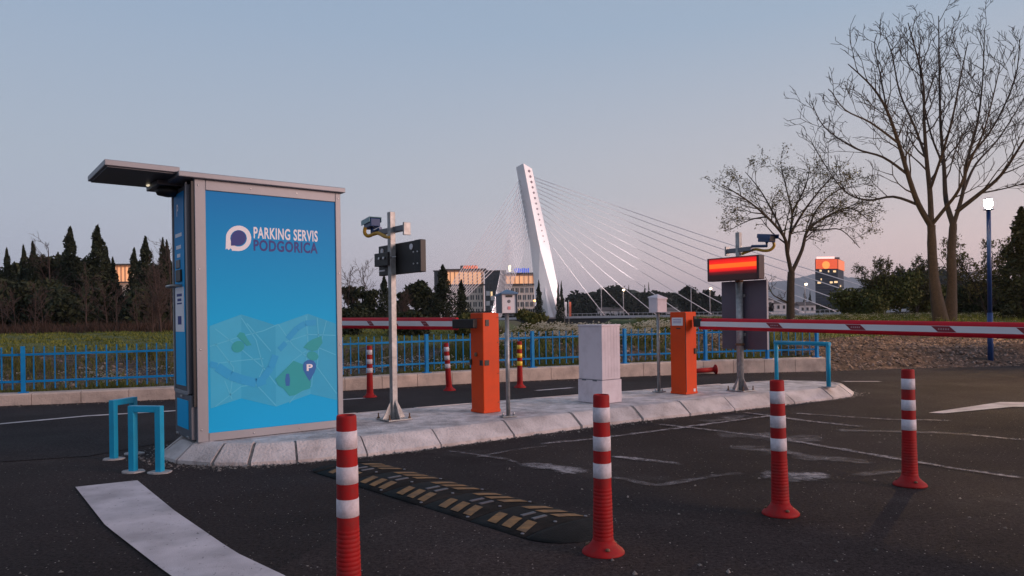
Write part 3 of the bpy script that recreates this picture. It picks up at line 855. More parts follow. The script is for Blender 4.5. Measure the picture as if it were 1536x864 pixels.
# ------------------------------------------------------------------ poles with signs and cameras
def pole(loc, h, label, name='camera_pole', rust=False):
    t_ = thing(name, label, 'pole', loc, R(39), 'galvanised poles carrying signs and cameras')
    MB().box((0, 0, h / 2), (.058, .058, h)).build('post', M_galv, t_, .004)
    MB().box((0, 0, .006), (.26, .26, .012)).build('base_plate', M_galv, t_, .002)
    for k in range(4):
        g = MB(); A = Matrix.Rotation(k * PI / 2, 4, 'Z')
        g.add([(.03, -.004, .012), (.125, -.004, .012), (.03, -.004, .19), (.03, .004, .012), (.125, .004, .012), (.03, .004, .19)],
              [(0, 1, 2), (3, 5, 4), (0, 3, 4, 1), (1, 4, 5, 2), (2, 5, 3, 0)], False, A)
        g.build('gusset', M_galv, t_)
        MB().lathe([(.014, 0), (.014, .018), (.007, .019), (.007, .055)], 8, Matrix.Rotation(k * PI / 2 + PI / 4, 4, 'Z') @ Matrix.Translation((.155, 0, .008))).build('anchor_bolt', M_rust, t_)
    return t_
PLN = gp(591, 629, .15)
P1_ = pole(PLN, 2.02, 'tall grey steel pole beside the kiosk with the black sign back bolted to it')
# black display seen from behind, long axis runs towards the camera (local -y)
P1h = P1_.location
sg = thing('display_sign', 'black electronic display seen from behind, bolted to the left steel pole', 'sign', (P1h.x, P1h.y, 1.715), R(39))
bd = MB().box((.07, -.06, 0), (.055, .80, .30)).build('casing', M_black, sg, .006)
MB().box((.068, -.41, 0), (.063, .11, .304)).build('end_housing', M_black, sg, .006)
MB().box((-.005, .125, -.0), (.09, .27, .13)).build('bracket', M_black, sg, .004)
for y in (.26, -.30): MB().lathe([(.028, 0), (.028, .008)], 18, Matrix.Translation((.043, y, .095)) @ Matrix.Rotation(R(-90), 4, 'Y')).build('round_cap', M_white, bd)
for y in (.06, .15): MB().lathe([(.012, 0), (.012, .014)], 10, Matrix.Translation((-.050, y, .01)) @ Matrix.Rotation(R(-90), 4, 'Y')).build('bolt', M_bolt, sg)
for y in (-.35, -.42):
    for z in (-.07, .04): MB().lathe([(.008, 0), (.008, .008)], 8, Matrix.Translation((.036, y, z)) @ Matrix.Rotation(R(-90), 4, 'Y')).build('bolt', M_bolt, sg)
MB().box((.040, .27, -.10), (.004, .12, .016)).build('type_plate', M_white, bd)
MB().tube([(-.034, -.03, .01), (-.036, -.14, .01)], .005, 8).build('clamp_rod', M_bolt, sg)

def cctv(base, arm_a, arm_b, plate_at, cam_c, cam_dir, label, hose, shell=None):
    """square arm through the pole (world points), end plate, housing with sun shield, yellow hose"""
    t_ = thing('camera', label, 'camera', base, R(39), 'number plate cameras on the poles')
    inv = (Matrix.Translation(base) @ Matrix.Rotation(R(39), 4, 'Z')).inverted()
    a, b_ = inv @ arm_a, inv @ arm_b
    d = b_ - a
    m_ = MB().box(tuple((a + b_) / 2), (d.length, .05, .055), rz=math.atan2(d.y, d.x)); arm = m_.build('arm', M_midgrey, t_, .004)
    p = inv @ plate_at
    MB().box(tuple(p), (.022, .075, .12), rz=math.atan2(d.y, d.x)).build('end_plate', M_galv, t_, .003)
    c = inv @ cam_c; e = (inv.to_3x3() @ cam_dir).normalized()
    rz = math.atan2(e.y, e.x); tl = Matrix.Rotation(-math.asin(e.z), 4, 'Y')
    hs = MB().box(tuple(c), (.21, .105, .085), rz=rz, M=tl).build('housing', M_camblue, t_, .008)
    A = Matrix.Translation(c) @ Matrix.Rotation(rz, 4, 'Z') @ tl
    s = MB(); s.box((.02, 0, .052), (.25, .125, .008)); s.box((.02, .062, .028), (.25, .006, .05)); s.box((.02, -.062, .028), (.25, .006, .05))
    for i, v in enumerate(s.v): s.v[i] = A @ v
    s.build('sun_shield', shell or M_teal, t_)
    s = MB(); s.box((.107, 0, 0), (.006, .08, .06))
    for i, v in enumerate(s.v): s.v[i] = A @ v
    s.build('lens_window', M_black, t_)
    ft = MB().tube([c + Vector((0, 0, -.04)), c + Vector((0, 0, -.09)), b_ + Vector((0, 0, .03))], .018, 8); ft.build('joint', M_camblue, t_)
    MB().tube([inv @ q for q in hose], .018, 10).build('hose', M_yhose, t_)
    return t_
def catmull(P, n=6):
    P = [Vector(p) for p in P]; out = []
    for i in range(len(P) - 1):
        p0, p1, p2, p3 = P[max(i - 1, 0)], P[i], P[i + 1], P[min(i + 2, len(P) - 1)]
        for k in range(n):
            t_ = k / n
            out.append(.5 * ((2 * p1) + (-p0 + p2) * t_ + (2 * p0 - 5 * p1 + 4 * p2 - p3) * t_ ** 2 + (-p0 + 3 * p1 - 3 * p2 + p3) * t_ ** 3))
    out.append(P[-1]); return out
ad = Vector((math.sin(R(39)), -math.cos(R(39)), 0))
P3 = Vector((PLN.x, PLN.y, 0)); off = Vector((-math.cos(R(39)), -math.sin(R(39)), 0)) * 0.056
zc = 1.975
Yp = PLN.y
cctv(Vector((PLN.x, PLN.y, zc)), pd(610, 343, Yp - .16), pd(571, 347, Yp + .22), pd(610, 343, Yp - .16),
     pd(558, 336, Yp + .36), Vector((-.50, .85, -.06)), 'blue camera with teal shield and drooping yellow hose, on top of the left pole',
     catmull([pd(548, 341, Yp + .33), pd(547, 349, Yp + .33), pd(552, 354, Yp + .32), pd(561, 351, Yp + .28), pd(568, 350, Yp + .2), pd(578, 355, Yp + .08), pd(586, 356, Yp - .03)]))
PRN = gp(1111, 586, .15)
P2_ = pole(PRN, 2.03, 'tall grey steel pole behind the right barrier, under the lit red display')
MB().lathe([(.045, .012), (.045, 1.40)], 16).build('lower_tube', M_galv, P2_)
MB().lathe([(.052, 1.395), (.052, 1.42), (.03, 1.43)], 16).build('tube_cap', M_rust, P2_)
MB().lathe([(.056, .58), (.056, .61)], 16).build('tube_collar', M_rust, P2_)
Yq = PRN.y
cctv(Vector((PRN.x, PRN.y, 2.0)), pd(1091, 377, Yq + .17), pd(1128, 373, Yq - .2), pd(1091, 377, Yq + .17),
     pd(1150, 358, Yq - .40), Vector((.30, -.90, -.12)), 'dark blue camera with a yellow hose on the right pole, above the red display',
     catmull([pd(1160, 362, Yq - .36), pd(1161, 369, Yq - .36), pd(1155, 375, Yq - .34), pd(1145, 376, Yq - .3), pd(1133, 374, Yq - .2), pd(1120, 378, Yq - .08), pd(1113, 381, Yq - .03)]), M_camblue)
# slim extension arm of the right camera belongs to its joint
# lit red display
M_case = mat('sign_case', (.035, .012, .014), .4, 0)
ls = thing('led_sign', 'black electronic display glowing red with a broad orange band, on the right steel pole', 'sign', (PRN.x, PRN.y, 1.71), R(39))
cs = MB().box((-.115, -.02, 0), (.12, .76, .30)).build('casing', M_case, ls, .006)
def led_mat():
    m = bpy.data.materials.new('led_panel'); m.use_nodes = True
    t = m.node_tree; b = t.nodes['Principled BSDF']; L = t.links.new
    b.inputs['Base Color'].default_value = (.03, .004, .004, 1); b.inputs['Roughness'].default_value = .3
    co = t.nodes.new('ShaderNodeTexCoord'); sp = t.nodes.new('ShaderNodeSeparateXYZ'); L(co.outputs['Object'], sp.inputs[0])
    r = t.nodes.new('ShaderNodeValToRGB'); r.color_ramp.interpolation = 'EASE'
    e = r.color_ramp.elements
    mr = t.nodes.new('ShaderNodeMapRange'); mr.inputs['From Min'].default_value = -.15; mr.inputs['From Max'].default_value = .15; L(sp.outputs['Z'], mr.inputs['Value'])
    e[0].position = .22; e[0].color = (.006, .001, .001, 1); e[1].position = .97; e[1].color = (.10, .002, .002, 1)
    for p, c_ in ((.36, (.10, .001, .002)), (.46, (.72, .004, .004)), (.53, (.85, .012, .003)), (.56, (.9, .12, .006)), (.72, (.9, .13, .008)), (.75, (.85, .012, .003)), (.88, (.7, .004, .004))):
        q = e.new(p); q.color = (*c_, 1)
    L(mr.outputs[0], r.inputs[0])
    # diodes and the strokes of the running text
    wv = t.nodes.new('ShaderNodeTexWave'); wv.bands_direction = 'Z'; wv.inputs['Scale'].default_value = 22; L(co.outputs['Object'], wv.inputs['Vector'])
    wy = t.nodes.new('ShaderNodeTexWave'); wy.bands_direction = 'Y'; wy.inputs['Scale'].default_value = 22; wy.inputs['Distortion'].default_value = 1.5; L(co.outputs['Object'], wy.inputs['Vector'])
    m1 = t.nodes.new('ShaderNodeMath'); m1.operation = 'ADD'; L(wv.outputs['Fac'], m1.inputs[0]); L(wy.outputs['Fac'], m1.inputs[1])
    mr2 = t.nodes.new('ShaderNodeMapRange'); mr2.inputs['From Max'].default_value = 2; mr2.inputs['To Min'].default_value = .35; mr2.inputs['To Max'].default_value = 1.5; L(m1.outputs[0], mr2.inputs['Value'])
    L(r.outputs[0], b.inputs['Emission Color']); L(mr2.outputs[0], b.inputs['Emission Strength'])
    return m
MB().box((-.1755, -.02, .0), (.004, .69, .28)).build('led_panel', led_mat(), ls)
bo_ = thing('sign_board', 'large dark grey rectangular board mounted behind the right steel pole', 'sign', (PRN.x, PRN.y, 1.12), R(39))
MB().box((.075, -.02, .0), (.03, .66, .88)).build('board', mat('board_grey', (.085, .075, .105), .45, .1, var=.08, scale=3), bo_, .003)
MB().box((.075, -.352, .0), (.034, .006, .88)).build('edge_trim', M_alu, bo_)
for z in (.25, -.25): MB().box((.045, 0, z), (.03, .10, .04)).build('clamp', M_galv, bo_)

# ------------------------------------------------------------------ cyan hoops
def hoop(a, b_, h, r, label, square):
    """U-shaped guard with feet at world points a and b_"""
    t_ = thing('guard_hoop', label, 'guard rail', a, 0, 'cyan metal guard hoops')
    d = b_ - a; an = math.atan2(d.y, d.x); L_ = d.length
    if square:
        w = r * 2
        MB().box((0, 0, h / 2), (w, w, h), rz=an).build('leg', M_cyan, t_, .004)
        MB().box(tuple(d * 1.0 + Vector((0, 0, h / 2))), (w, w, h), rz=an).build('leg', M_cyan, t_, .004)
        MB().box(tuple(d / 2 + Vector((0, 0, h - w / 2))), (L_ - w, w * .98, w), rz=an).build('top_bar', M_cyan, t_, .004)
    else:
        MB().tube([(0, 0, 0), (0, 0, h - r * .6)], r, 14).build('leg', M_cyan, t_)
        MB().tube([tuple(d), tuple(d + Vector((0, 0, h - r * .6)))], r, 14).build('leg', M_cyan, t_)
        u = d.normalized() * r
        MB().tube([tuple(-u * .95 + Vector((0, 0, h - r))), tuple(d + u * .95 + Vector((0, 0, h - r)))], r, 14).build('top_bar', M_cyan, t_)
    for p in (Vector((0, 0, 0)), d):
        q = MB(); n = 11
        q.prism([(p.x + (.075 + .02 * rnd.random()) * math.cos(2 * PI * i / n), p.y + (.06 + .02 * rnd.random()) * math.sin(2 * PI * i / n)) for i in range(n)], p.z * 0 + .0, .010)
        q.build('footing', mat('footing_mortar', (.34, .33, .34), .9, var=.3, scale=20), t_)
    return t_
hoop(gp(200, 708, 0), gp(240, 709, 0), .50, .024, 'cyan square tube hoop nearest the camera, left of the kiosk', True)
hoop(gp(171, 689, 0), gp(201, 681, 0), .49, .024, 'cyan square tube hoop farther left, partly behind the other one by the kiosk', True)
hoop(gp(1165, 574, .15), gp(1243, 581, .15), .60, .028, 'cyan tube hoop on the right end of the island', False)

# ------------------------------------------------------------------ flexible bollards
def bollard(loc, label, band=M_reflect, group='red and white bollards', name='bollard', tilt=(0, 0), rz=0.):
    t_ = thing(name, label, 'bollard', loc, rz, group)
    t_.rotation_euler = (tilt[0], tilt[1], rz)
    prof = [(.052, .05)]
    z = .07
    while z < .30:
        r = .0475 - (z - .07) * .022
        prof += [(r + .0012, z), (r + .0012, z + .009), (r - .0006, z + .0115), (r - .0006, z + .014)]
        z += .0175
    prof += [(.0426, .303), (.0426, .309), (.0424, .33), (.0415, .45), (.0385, .742), (.036, .75), (.031, .75), (.029, .742), (.029, .70)]
    MB().lathe(prof, 32).build('post', M_rubberred, t_)
    MB().lathe([(.101, 0), (.101, .008), (.094, .018), (.07, .036), (.056, .052), (.05, .066), (.046, .066)], 32).build('base_flange', M_rubberred, t_)
    for z0, z1 in ((.358, .428), (.486, .554), (.621, .691)):
        r = lambda z: .0415 - (z - .45) * .0103 + .0012
        MB().lathe([(r(z0) - .002, z0), (r(z0), z0 + .001), (r(z1), z1 - .001), (r(z1) - .002, z1)], 32, cap=False).build('reflective_band', band, t_)
    for k in range(3):
        a = 2 * PI * k / 3 - PI / 2 + .15
        MB().lathe([(.011, 0), (.011, .008), (.005, .012)], 8, Matrix.Translation((.076 * math.cos(a), .076 * math.sin(a), .030))).build('bolt', M_rust, t_)
    return t_
b1 = bollard(gp(905, 829), 'red and white bollard in the middle foreground, right of the rubber speed bump')
U1 = uv(520, 622); Y1 = FPX * (.75 - CAM_H) / -U1[1]
def bo(loc, label, rz, tilt=(0, 0), band=None, group=None, name=None):
    c = dup(b1, loc, rz, label=label); c.rotation_euler = (tilt[0], tilt[1], rz)
    return c
Y1 = FPX * (CAM_H - .75) / uv(520, 622)[1]
bo(Vector((uv(520, 622)[0] / FPX * Y1, Y1, 0)), 'nearest red and white bollard, cut off by the bottom edge in front of the kiosk', .8, (R(.6), R(-.5)))
bo(gp(1171, 771), 'red and white bollard second from the right, in front of the cyan hoop', 2.1, (R(-.8), R(.4)))
bo(gp(1365, 728), 'rightmost red and white bollard, standing under the right boom', 4.0, (R(.5), R(-1.0)))
bo(gp(555, 596), 'red and white bollard behind the left steel pole, beside the painted lane line', 1.1)
bo(gp(674, 586), 'leaning red and white bollard at the far kerb, just left of the left orange barrier', .4, (R(2), R(-4)))
bollard(gp(780, 581.5), 'red bollard with yellow bands on the far side of the island', M_yellow, 'red bollards with yellow bands', 'bollard')
# the knocked over one
fb = thing('fallen_bollard', 'red bollard lying on its side by the far wall, right of the right orange barrier', 'bollard', gp(1074, 561.5) + Vector((0, 0, .095)), 0)
fb.rotation_euler = (0, R(-93), R(8))
MB().lathe([(.046, .05), (.044, .3), (.040, .6)], 20).build('post', M_rubberred, fb)
MB().lathe([(.095, 0), (.095, .01), (.06, .035), (.045, .06)], 20).build('base_flange', M_rubberred, fb)

# ------------------------------------------------------------------ rubber speed bump
c0 = gp(478, 703); c1 = gp(880, 793)
sA = gp(470, 700); sB = gp(535, 694)
near_l, near_r = gp(500, 716), gp(765, 806)
far_l, far_r = gp(560, 694), gp(872, 770)
ax = ((near_r - near_l) + (far_r - far_l)).normalized(); ax.z = 0; ax.normalize()
nrm = Vector((-ax.y, ax.x, 0))
if nrm.y < 0: nrm = -nrm
cen = (near_l + near_r + far_l + far_r) / 4
dx_ = [(p - cen).dot(ax) for p in (near_l, near_r, far_l, far_r)]; dn_ = [(p - cen).dot(nrm) for p in (near_l, near_r, far_l, far_r)]
print('bump', ax, dx_, dn_, Y1)
BL = ((gp(820, 806) - cen).dot(ax) - (gp(500, 703) - cen).dot(ax)); 
hw = (abs(dn_[0]) + abs(dn_[1]) + dn_[2] + dn_[3]) / 4
x_end0 = (gp(505, 705) - cen).dot(ax); x_end1 = (gp(800, 806) - cen).dot(ax)
bump = thing('speed_bump', 'black rubber speed bump with dull yellow bars, on the asphalt before the island', 'speed bump', cen, math.atan2(ax.y, ax.x))
nseg = 5; hh = .021
segL = (x_end1 - x_end0) / nseg
def bz(y): return hh * (1 - (abs(y) / hw) ** 2.2) + .006
def bslab(x0, x1, roundend=0):
    b = MB(); ny_ = 14; nx_ = 10 if roundend else 2
    vs_ = []
    for i in range(nx_ + 1):
        f = i / nx_
        for j in range(ny_ + 1):
            s = -1 + 2 * j / ny_
            x = x0 + (x1 - x0) * f; y = s * hw
            if roundend:
                g = f if roundend > 0 else 1 - f
                y = s * hw * math.sqrt(max(0.0, 1 - (g * .995) ** 2))
                zz = bz(s * hw) * (1 - g ** 2) + .004
            else: zz = bz(y)
            vs_.append((x, y, zz))
    for i in range(nx_):
        for j in range(ny_):
            q = i * (ny_ + 1) + j
            b.f.append([q, q + ny_ + 1, q + ny_ + 2, q + 1]); b.sm.append(True)
    b.v = [Vector(p) for p in vs_]
    # skirt
    top = len(b.v)
    rim = [i * (ny_ + 1) for i in range(nx_ + 1)] + [nx_ * (ny_ + 1) + j for j in range(1, ny_ + 1)] + [i * (ny_ + 1) + ny_ for i in range(nx_ - 1, -1, -1)] + [j for j in range(ny_ - 1, 0, -1)]
    for r_ in rim: b.v.append(Vector((b.v[r_].x, b.v[r_].y, -.002)))
    n = len(rim)
    for i in range(n):
        b.f.append([rim[i], top + i, top + (i + 1) % n, rim[(i + 1) % n]]); b.sm.append(False)
    return b
for k in range(nseg):
    x0 = x_end0 + k * segL + .004; x1 = x_end0 + (k + 1) * segL - .004
    sgm = bslab(x0, x1).build('bump_segment', M_rubber, bump)
    for side in (-1, 1):
        for j in range(3):
            xc = x0 + segL * (.22 + .26 * j); sl_ = .05
            q = MB(); n = 5
            vs_ = []
            for i in range(n + 1):
                y = side * hw * (.30 + .52 * i / n); xx = xc + sl_ * (i / n - .5) * 1.2
                for w_ in (-.036, .036): vs_.append((xx + w_ , y, bz(y) + .0035))
            q.add(vs_, [(2 * i, 2 * i + 1, 2 * i + 3, 2 * i + 2) for i in range(n)])
            q.build('yellow_bar', M_ripstripe, sgm)
    for j in (-.1, .1):
        q = MB().box((x0 + segL * (.5 + j), 0, bz(0) + .002), (.025, .10, .006)); q.build('rib', M_darkgrey, sgm)
    for y in (-hw * .88, hw * .88, 0):
        MB().lathe([(.010, 0), (.010, .005)], 8, Matrix.Translation((x1 - .05, y, bz(y) - .001))).build('bolt', M_midgrey, sgm)
bslab(x_end1 + .002, x_end1 + hw * .95, 1).build('end_cap', M_rubber, bump)
bslab(x_end0 - hw * .75, x_end0 - .002, -1).build('end_cap', M_rubber, bump)

# ------------------------------------------------------------------ street lamp (lit)
lb = gp(1486, 547); lh = 3.42
sl_t = thing('street_lamp', 'lit street lamp with a warm glowing head on a dark blue post at the right', 'street lamp', lb, 0)
MB().tube([(0, 0, 0), (0, 0, 1.1)], .055, 14).build('lower_post', M_lampblue, sl_t)
MB().tube([(0, 0, 1.1), (0, 0, lh - .12)], .042, 14).build('upper_post', M_lampblue, sl_t)
MB().lathe([(.10, 0), (.10, .012), (.06, .02)], 16).build('base_plate', M_lampblue, sl_t)
hd = MB().lathe([(.04, 0), (.05, .03), (.072, .06), (.08, .105), (.072, .15), (.045, .18), (.02, .19)], 20, Matrix.Translation((0, 0, lh - .12)))
hd.build('lamp_globe', mat('lamp_glow', (1, .8, .5), .4, emit=(1, .58, .24), estr=3000), sl_t)
MB().lathe([(.085, 0), (.07, .02), (.02, .04)], 16, Matrix.Translation((0, 0, lh + .072))).build('lamp_cap', M_lampblue, sl_t)

MB().lathe([(.03, 0), (.10, .012), (.10, .022), (.04, .03)], 18, Matrix.Translation((0, 0, lh - .155))).build('lamp_glow_shield', M_lampblue, sl_t)  # added disc that shields the post from the globe's light

# ------------------------------------------------------------------ vegetation helpers
def leafquads(P, size, rs, aspect=.7, droop=0.):
    P = np.asarray(P); n = len(P)
    u = rs.normal(size=(n, 3)); u /= np.linalg.norm(u, axis=1, keepdims=True)
    w = rs.normal(size=(n, 3)); w -= (w * u).sum(1, keepdims=True) * u; w /= np.linalg.norm(w, axis=1, keepdims=True)
    s = size * rs.uniform(.5, 1.3, size=(n, 1))
    a = u * s; b = w * s * aspect
    Vv = np.stack([P - a, P - b * .8, P + a, P + b * .8], 1).reshape(-1, 3)
    return Vv, np.arange(4 * n).reshape(n, 4)
def leafmat(name, a, b):
    m = bpy.data.materials.new(name); m.use_nodes = True
    t = m.node_tree; p = t.nodes['Principled BSDF']; L = t.links.new
    g = t.nodes.new('ShaderNodeNewGeometry'); r = t.nodes.new('ShaderNodeValToRGB')
    r.color_ramp.elements[0].color = (*a, 1); r.color_ramp.elements[1].color = (*b, 1)
    L(g.outputs['Random Per Island'], r.inputs[0]); L(r.outputs[0], p.inputs['Base Color'])
    p.inputs['Roughness'].default_value = .8; p.inputs['Specular IOR Level'].default_value = .2
    return m
ML_cyp = leafmat('cypress_leaf', (.014, .020, .012), (.040, .050, .026))
ML_pine = leafmat('pine_leaf', (.016, .022, .013), (.045, .055, .026))
ML_bush = leafmat('bush_leaf', (.035, .042, .012), (.12, .12, .035))
ML_olive = leafmat('young_leaf', (.05, .055, .022), (.12, .11, .045))
ML_far = leafmat('far_leaf', (.014, .020, .016), (.030, .038, .026))
def cypress(name, label, loc, H, Wd, seed, group='dark conifers left of the kiosk', parts=None):
    rs = np.random.RandomState(seed)
    t_ = thing(name, label, 'tree', loc, rs.uniform(0, 6), group)
    if parts is None:
        n = 6500
        h = rs.uniform(.02, 1, n) ** 1.15
        prof = np.interp(h, [0, .12, .35, .6, .8, .92, 1], [.75, 1.0, .95, .60, .36, .17, .02])
        an = rs.uniform(0, 2 * PI, n)
        lump = 1 + .26 * np.sin(h * 31 + 2.2 * np.sin(an + seed)) + .18 * np.sin(h * 13 + an * 2)
        lump2 = 1 + .25 * np.sin(an * 3 + h * 17)
        r = prof * lump * lump2 * (rs.uniform(0, 1, n) ** .35) * .5
        P = np.stack([np.cos(an) * r, np.sin(an) * r, h + rs.normal(0, .008, n)], 1)
        P = P * np.array([Wd, Wd, H])
        Vv, Qq = leafquads(P, .18, rs, .6)
        fastmesh('crown', Vv, Qq, ML_cyp, t_)
        MB().tube([(0, 0, 0), (0, 0, H * .5), (0, 0, H * .9)], [.12, .08, .02], 7).build('trunk', M_bark, t_)
    return t_
protoC = {}
def place_cyp(px, py, w, Y, k, label, group, name='cypress', leaf=None, basez=None):
    top = pd(px, py, Y)
    bz_ = float(terr(top.x, Y)) if basez is None else basez
    H = top.z - bz_; Wd = 1.12 * w / FPX * Y
    if k not in protoC:
        protoC[k] = cypress(name, label, (top.x, Y, bz_), 10, 3.2, 100 + k, group)
        protoC[k].scale = (Wd / 3.2, Wd / 3.2, H / 10); o = protoC[k]
    else:
        o = dup(protoC[k], (top.x, Y, bz_), rnd.uniform(0, 6), label=label, scale=(Wd / 3.2, Wd / 3.2, H / 10)); o['group'] = group
    return o
def roundtree(name, label, loc, H, Wd, seed, leafm, group=None, n=3500, flatness=.75, lo=.15, size=.17, cat='tree', trunk=True):
    rs = np.random.RandomState(seed)
    t_ = thing(name, label, cat, loc, 0, group)
    nb = 14
    cs_ = []
    for i in range(nb):
        a = rs.uniform(0, 2 * PI); r = rs.uniform(.05, .34) * Wd; z = H * rs.uniform(lo + .12, .84)
        q = 1 - abs(z / H - .5) * .8
        cs_.append((math.cos(a) * r * q, math.sin(a) * r * q, z, Wd * rs.uniform(.14, .26)))
    cs_ = np.array(cs_)
    k = rs.randint(0, nb, n)
    d = rs.normal(size=(n, 3)); d /= np.linalg.norm(d, axis=1, keepdims=True)
    rr_ = rs.uniform(0, 1, (n, 1)) ** .4
    P = cs_[k, :3] + d * rr_ * cs_[k, 3:4] * np.array([1, 1, flatness]) * (1 + .25 * rs.normal(size=(n, 1)) * .5)
    P = P[(P[:, 2] > .02) & (P[:, 2] < H * 1.02)]
    Vv, Qq = leafquads(P, size, rs, .65)
    fastmesh('crown', Vv, Qq, leafm, t_)
    if trunk:
        b = MB().tube([(0, 0, 0), (.05, .03, H * .4), (0, 0, H * .75)], [H * .022, H * .016, H * .006], 7)
        for i in range(5):
            c_ = cs_[i]; b.tube([(0, 0, H * .35), tuple(c_[:3] * .6 + np.array([0, 0, H * .16])), tuple(c_[:3])], [H * .009, H * .006, H * .003], 5)
        b.build('trunk', M_bark, t_)
    return t_
def place_round(px, py, w, Y, seed, label, leafm, name='dense_tree', basez=None, **k):
    top = pd(px, py, Y); bz_ = float(terr(top.x, Y)) if basez is None else basez
    return roundtree(name, label, (top.x, Y, bz_), top.z - bz_, w / FPX * Y, seed, leafm, **k)

# ---- left row of conifers
GL = 'dark conifers left of the kiosk'
cyl = [(10, 374, 22, 66, 'slim dark cypress at the far left edge of the photo'),
       (35, 369, 20, 68, 'slim dark cypress second from the left edge'),
       (49, 363, 24, 64, 'dark cypress third from the left, a little taller than its neighbours'),
       (87, 380, 22, 70, 'short dark cypress just left of the first tall pointed tree'),
       (105, 343, 40, 62, 'tall broad pointed conifer left of the tallest tree'),
       (146, 340, 44, 60, 'tallest dark conifer in the left row'),
       (160, 372, 24, 66, 'narrow cypress tucked against the right side of the tallest conifer'),
       (169, 387, 20, 64, 'low pointed cypress just left of the lit building'),
       (201, 374, 26, 63, 'pointed cypress just right of the lit building'),
       (218, 356, 34, 60, 'tall dark conifer between the lit building and the kiosk'),
       (244, 358, 22, 64, 'slender conifer next to the kiosk, left one of a close pair'),
       (250, 362, 24, 60, 'slender conifer next to the kiosk, right one of a close pair'),
       (-20, 352, 40, 60, 'dark conifer beyond the left edge')]
for i, (px, py, w, Y, lab) in enumerate(cyl):
    place_cyp(px, py, w, Y, i % 4, lab, GL)
GR = 'rounded dark trees among the left conifers'
for i, (px, py, w, Y, lab) in enumerate([
    (4, 400, 50, 72, 'rounded dark tree behind the leftmost cypress'), (24, 386, 44, 70, 'rounded dark tree between the two leftmost cypresses'),
    (64, 374, 44, 66, 'broad rounded dark tree between cypresses, left part of the row'), (84, 392, 46, 68, 'rounded dark tree left of the tall broad conifer'),
    (122, 380, 52, 66, 'rounded dark tree filling the gap between the two tallest conifers'), (156, 405, 30, 66, 'rounded dark tree at the foot of the tallest conifer, right side'),
    (184, 432, 30, 66, 'low dark tree in front of the lit building'), (210, 404, 26, 68, 'rounded dark tree behind the cypress right of the lit building'),
    (232, 392, 46, 66, 'rounded dark tree between the tall conifer and the kiosk'), (262, 396, 40, 66, 'rounded dark tree half hidden by the kiosk'),
    (44, 420, 60, 58, 'dark low tree in front of the cypresses, left part of the row'), (110, 425, 64, 56, 'dark low tree at the foot of the tall broad conifer'),
    (222, 424, 60, 56, 'dark low tree at the foot of the right hand conifers'), (-12, 415, 60, 58, 'dark low tree cut by the left edge')]):
    place_round(px, py, w * 1.75, Y, 40 + i, lab, ML_pine, group=GR, lo=-.1, n=9000, size=.21)

# ---- branch trees
class Branch:
    def __init__(s, seed):
        s.r = random.Random(seed); s.mb = MB(); s.tips = []
    def limb(s, pts, r0, r1, n=5):
        P = catmull(pts, 4)
        if isinstance(r0, list):
            rad = [float(np.interp(i / 4, range(len(r0)), r0)) * s.r.uniform(.93, 1.07) for i in range(len(P))]
        else:
            rad = [r0 * .88 + (r1 - r0 * .88) * i / (len(P) - 1) for i in range(len(P))]
        s.mb.tube(P, rad, n, cap=False)
        return P
    def twig(s, p, d, L_, r, lev, maxlev, up=.25, nseg=4, spread=(25, 50)):
        pts = [p.copy()]; q = p.copy(); dd = d.normalized()
        for i in range(nseg):
            dd = (dd + Vector((s.r.gauss(0, .13), s.r.gauss(0, .13), s.r.gauss(0, .09) + up * .28))).normalized()
            q = q + dd * L_ / nseg; pts.append(q.copy())
            if lev < maxlev and i > 0 or (lev < maxlev and nseg < 3):
                for _ in range(2 if s.r.random() < .35 else 1):
                    ang = R(s.r.uniform(*spread)); axis = dd.orthogonal(); axis.rotate(Matrix.Rotation(s.r.uniform(0, 2 * PI), 3, dd))
                    nd = dd.copy(); nd.rotate(Matrix.Rotation(ang, 3, axis))
                    s.twig(q.copy(), nd, L_ * s.r.uniform(.38, .62), max(r * .55, s.rmin), lev + 1, maxlev, up, 3, spread)
        s.mb.tube(pts, [max(r * (1 - .65 * i / nseg), s.rmin * .8) for i in range(nseg + 1)], 3 if lev > 0 else 4, cap=False)
        s.tips.append(q.copy())
        if lev >= 1: s.tips.append(pts[2].copy())
    rmin = .006
    def dress(s, P, r0, start, step, L0, maxlev, up=.25, spread=(28, 52)):
        tot = sum((b - a).length for a, b in zip(P[:-1], P[1:])); acc = 0; nxt = tot * start
        for i, (a, b) in enumerate(zip(P[:-1], P[1:])):
            l = (b - a).length
            while acc + l > nxt:
                f = (nxt - acc) / l; q = a.lerp(b, f); t_ = (b - a).normalized(); u = nxt / tot
                axis = t_.orthogonal(); axis.rotate(Matrix.Rotation(s.r.uniform(0, 2 * PI), 3, t_))
                nd = t_.copy(); nd.rotate(Matrix.Rotation(R(s.r.uniform(*spread)), 3, axis))
                if nd.z < -.1: nd.z *= -.4
                s.twig(q, nd, L0 * (1.15 - .6 * u) * s.r.uniform(.7, 1.2), r0 * (1 - .6 * u) * .4, 0, maxlev, up, 4, spread)
                nxt += step * s.r.uniform(.7, 1.3)
            acc += l
TY = 21.5
def tp(px, py, dy=0.): return pd(px, py, TY + dy)
big = Branch(5); big.rmin = .0085
base = tp(1414, 481); base.z = float(terr(base.x, TY)) - .1
bt = thing('bare_tree', 'large leafless tree with two stems and a wide fan of branches, beside the lit lamp', 'tree', base)
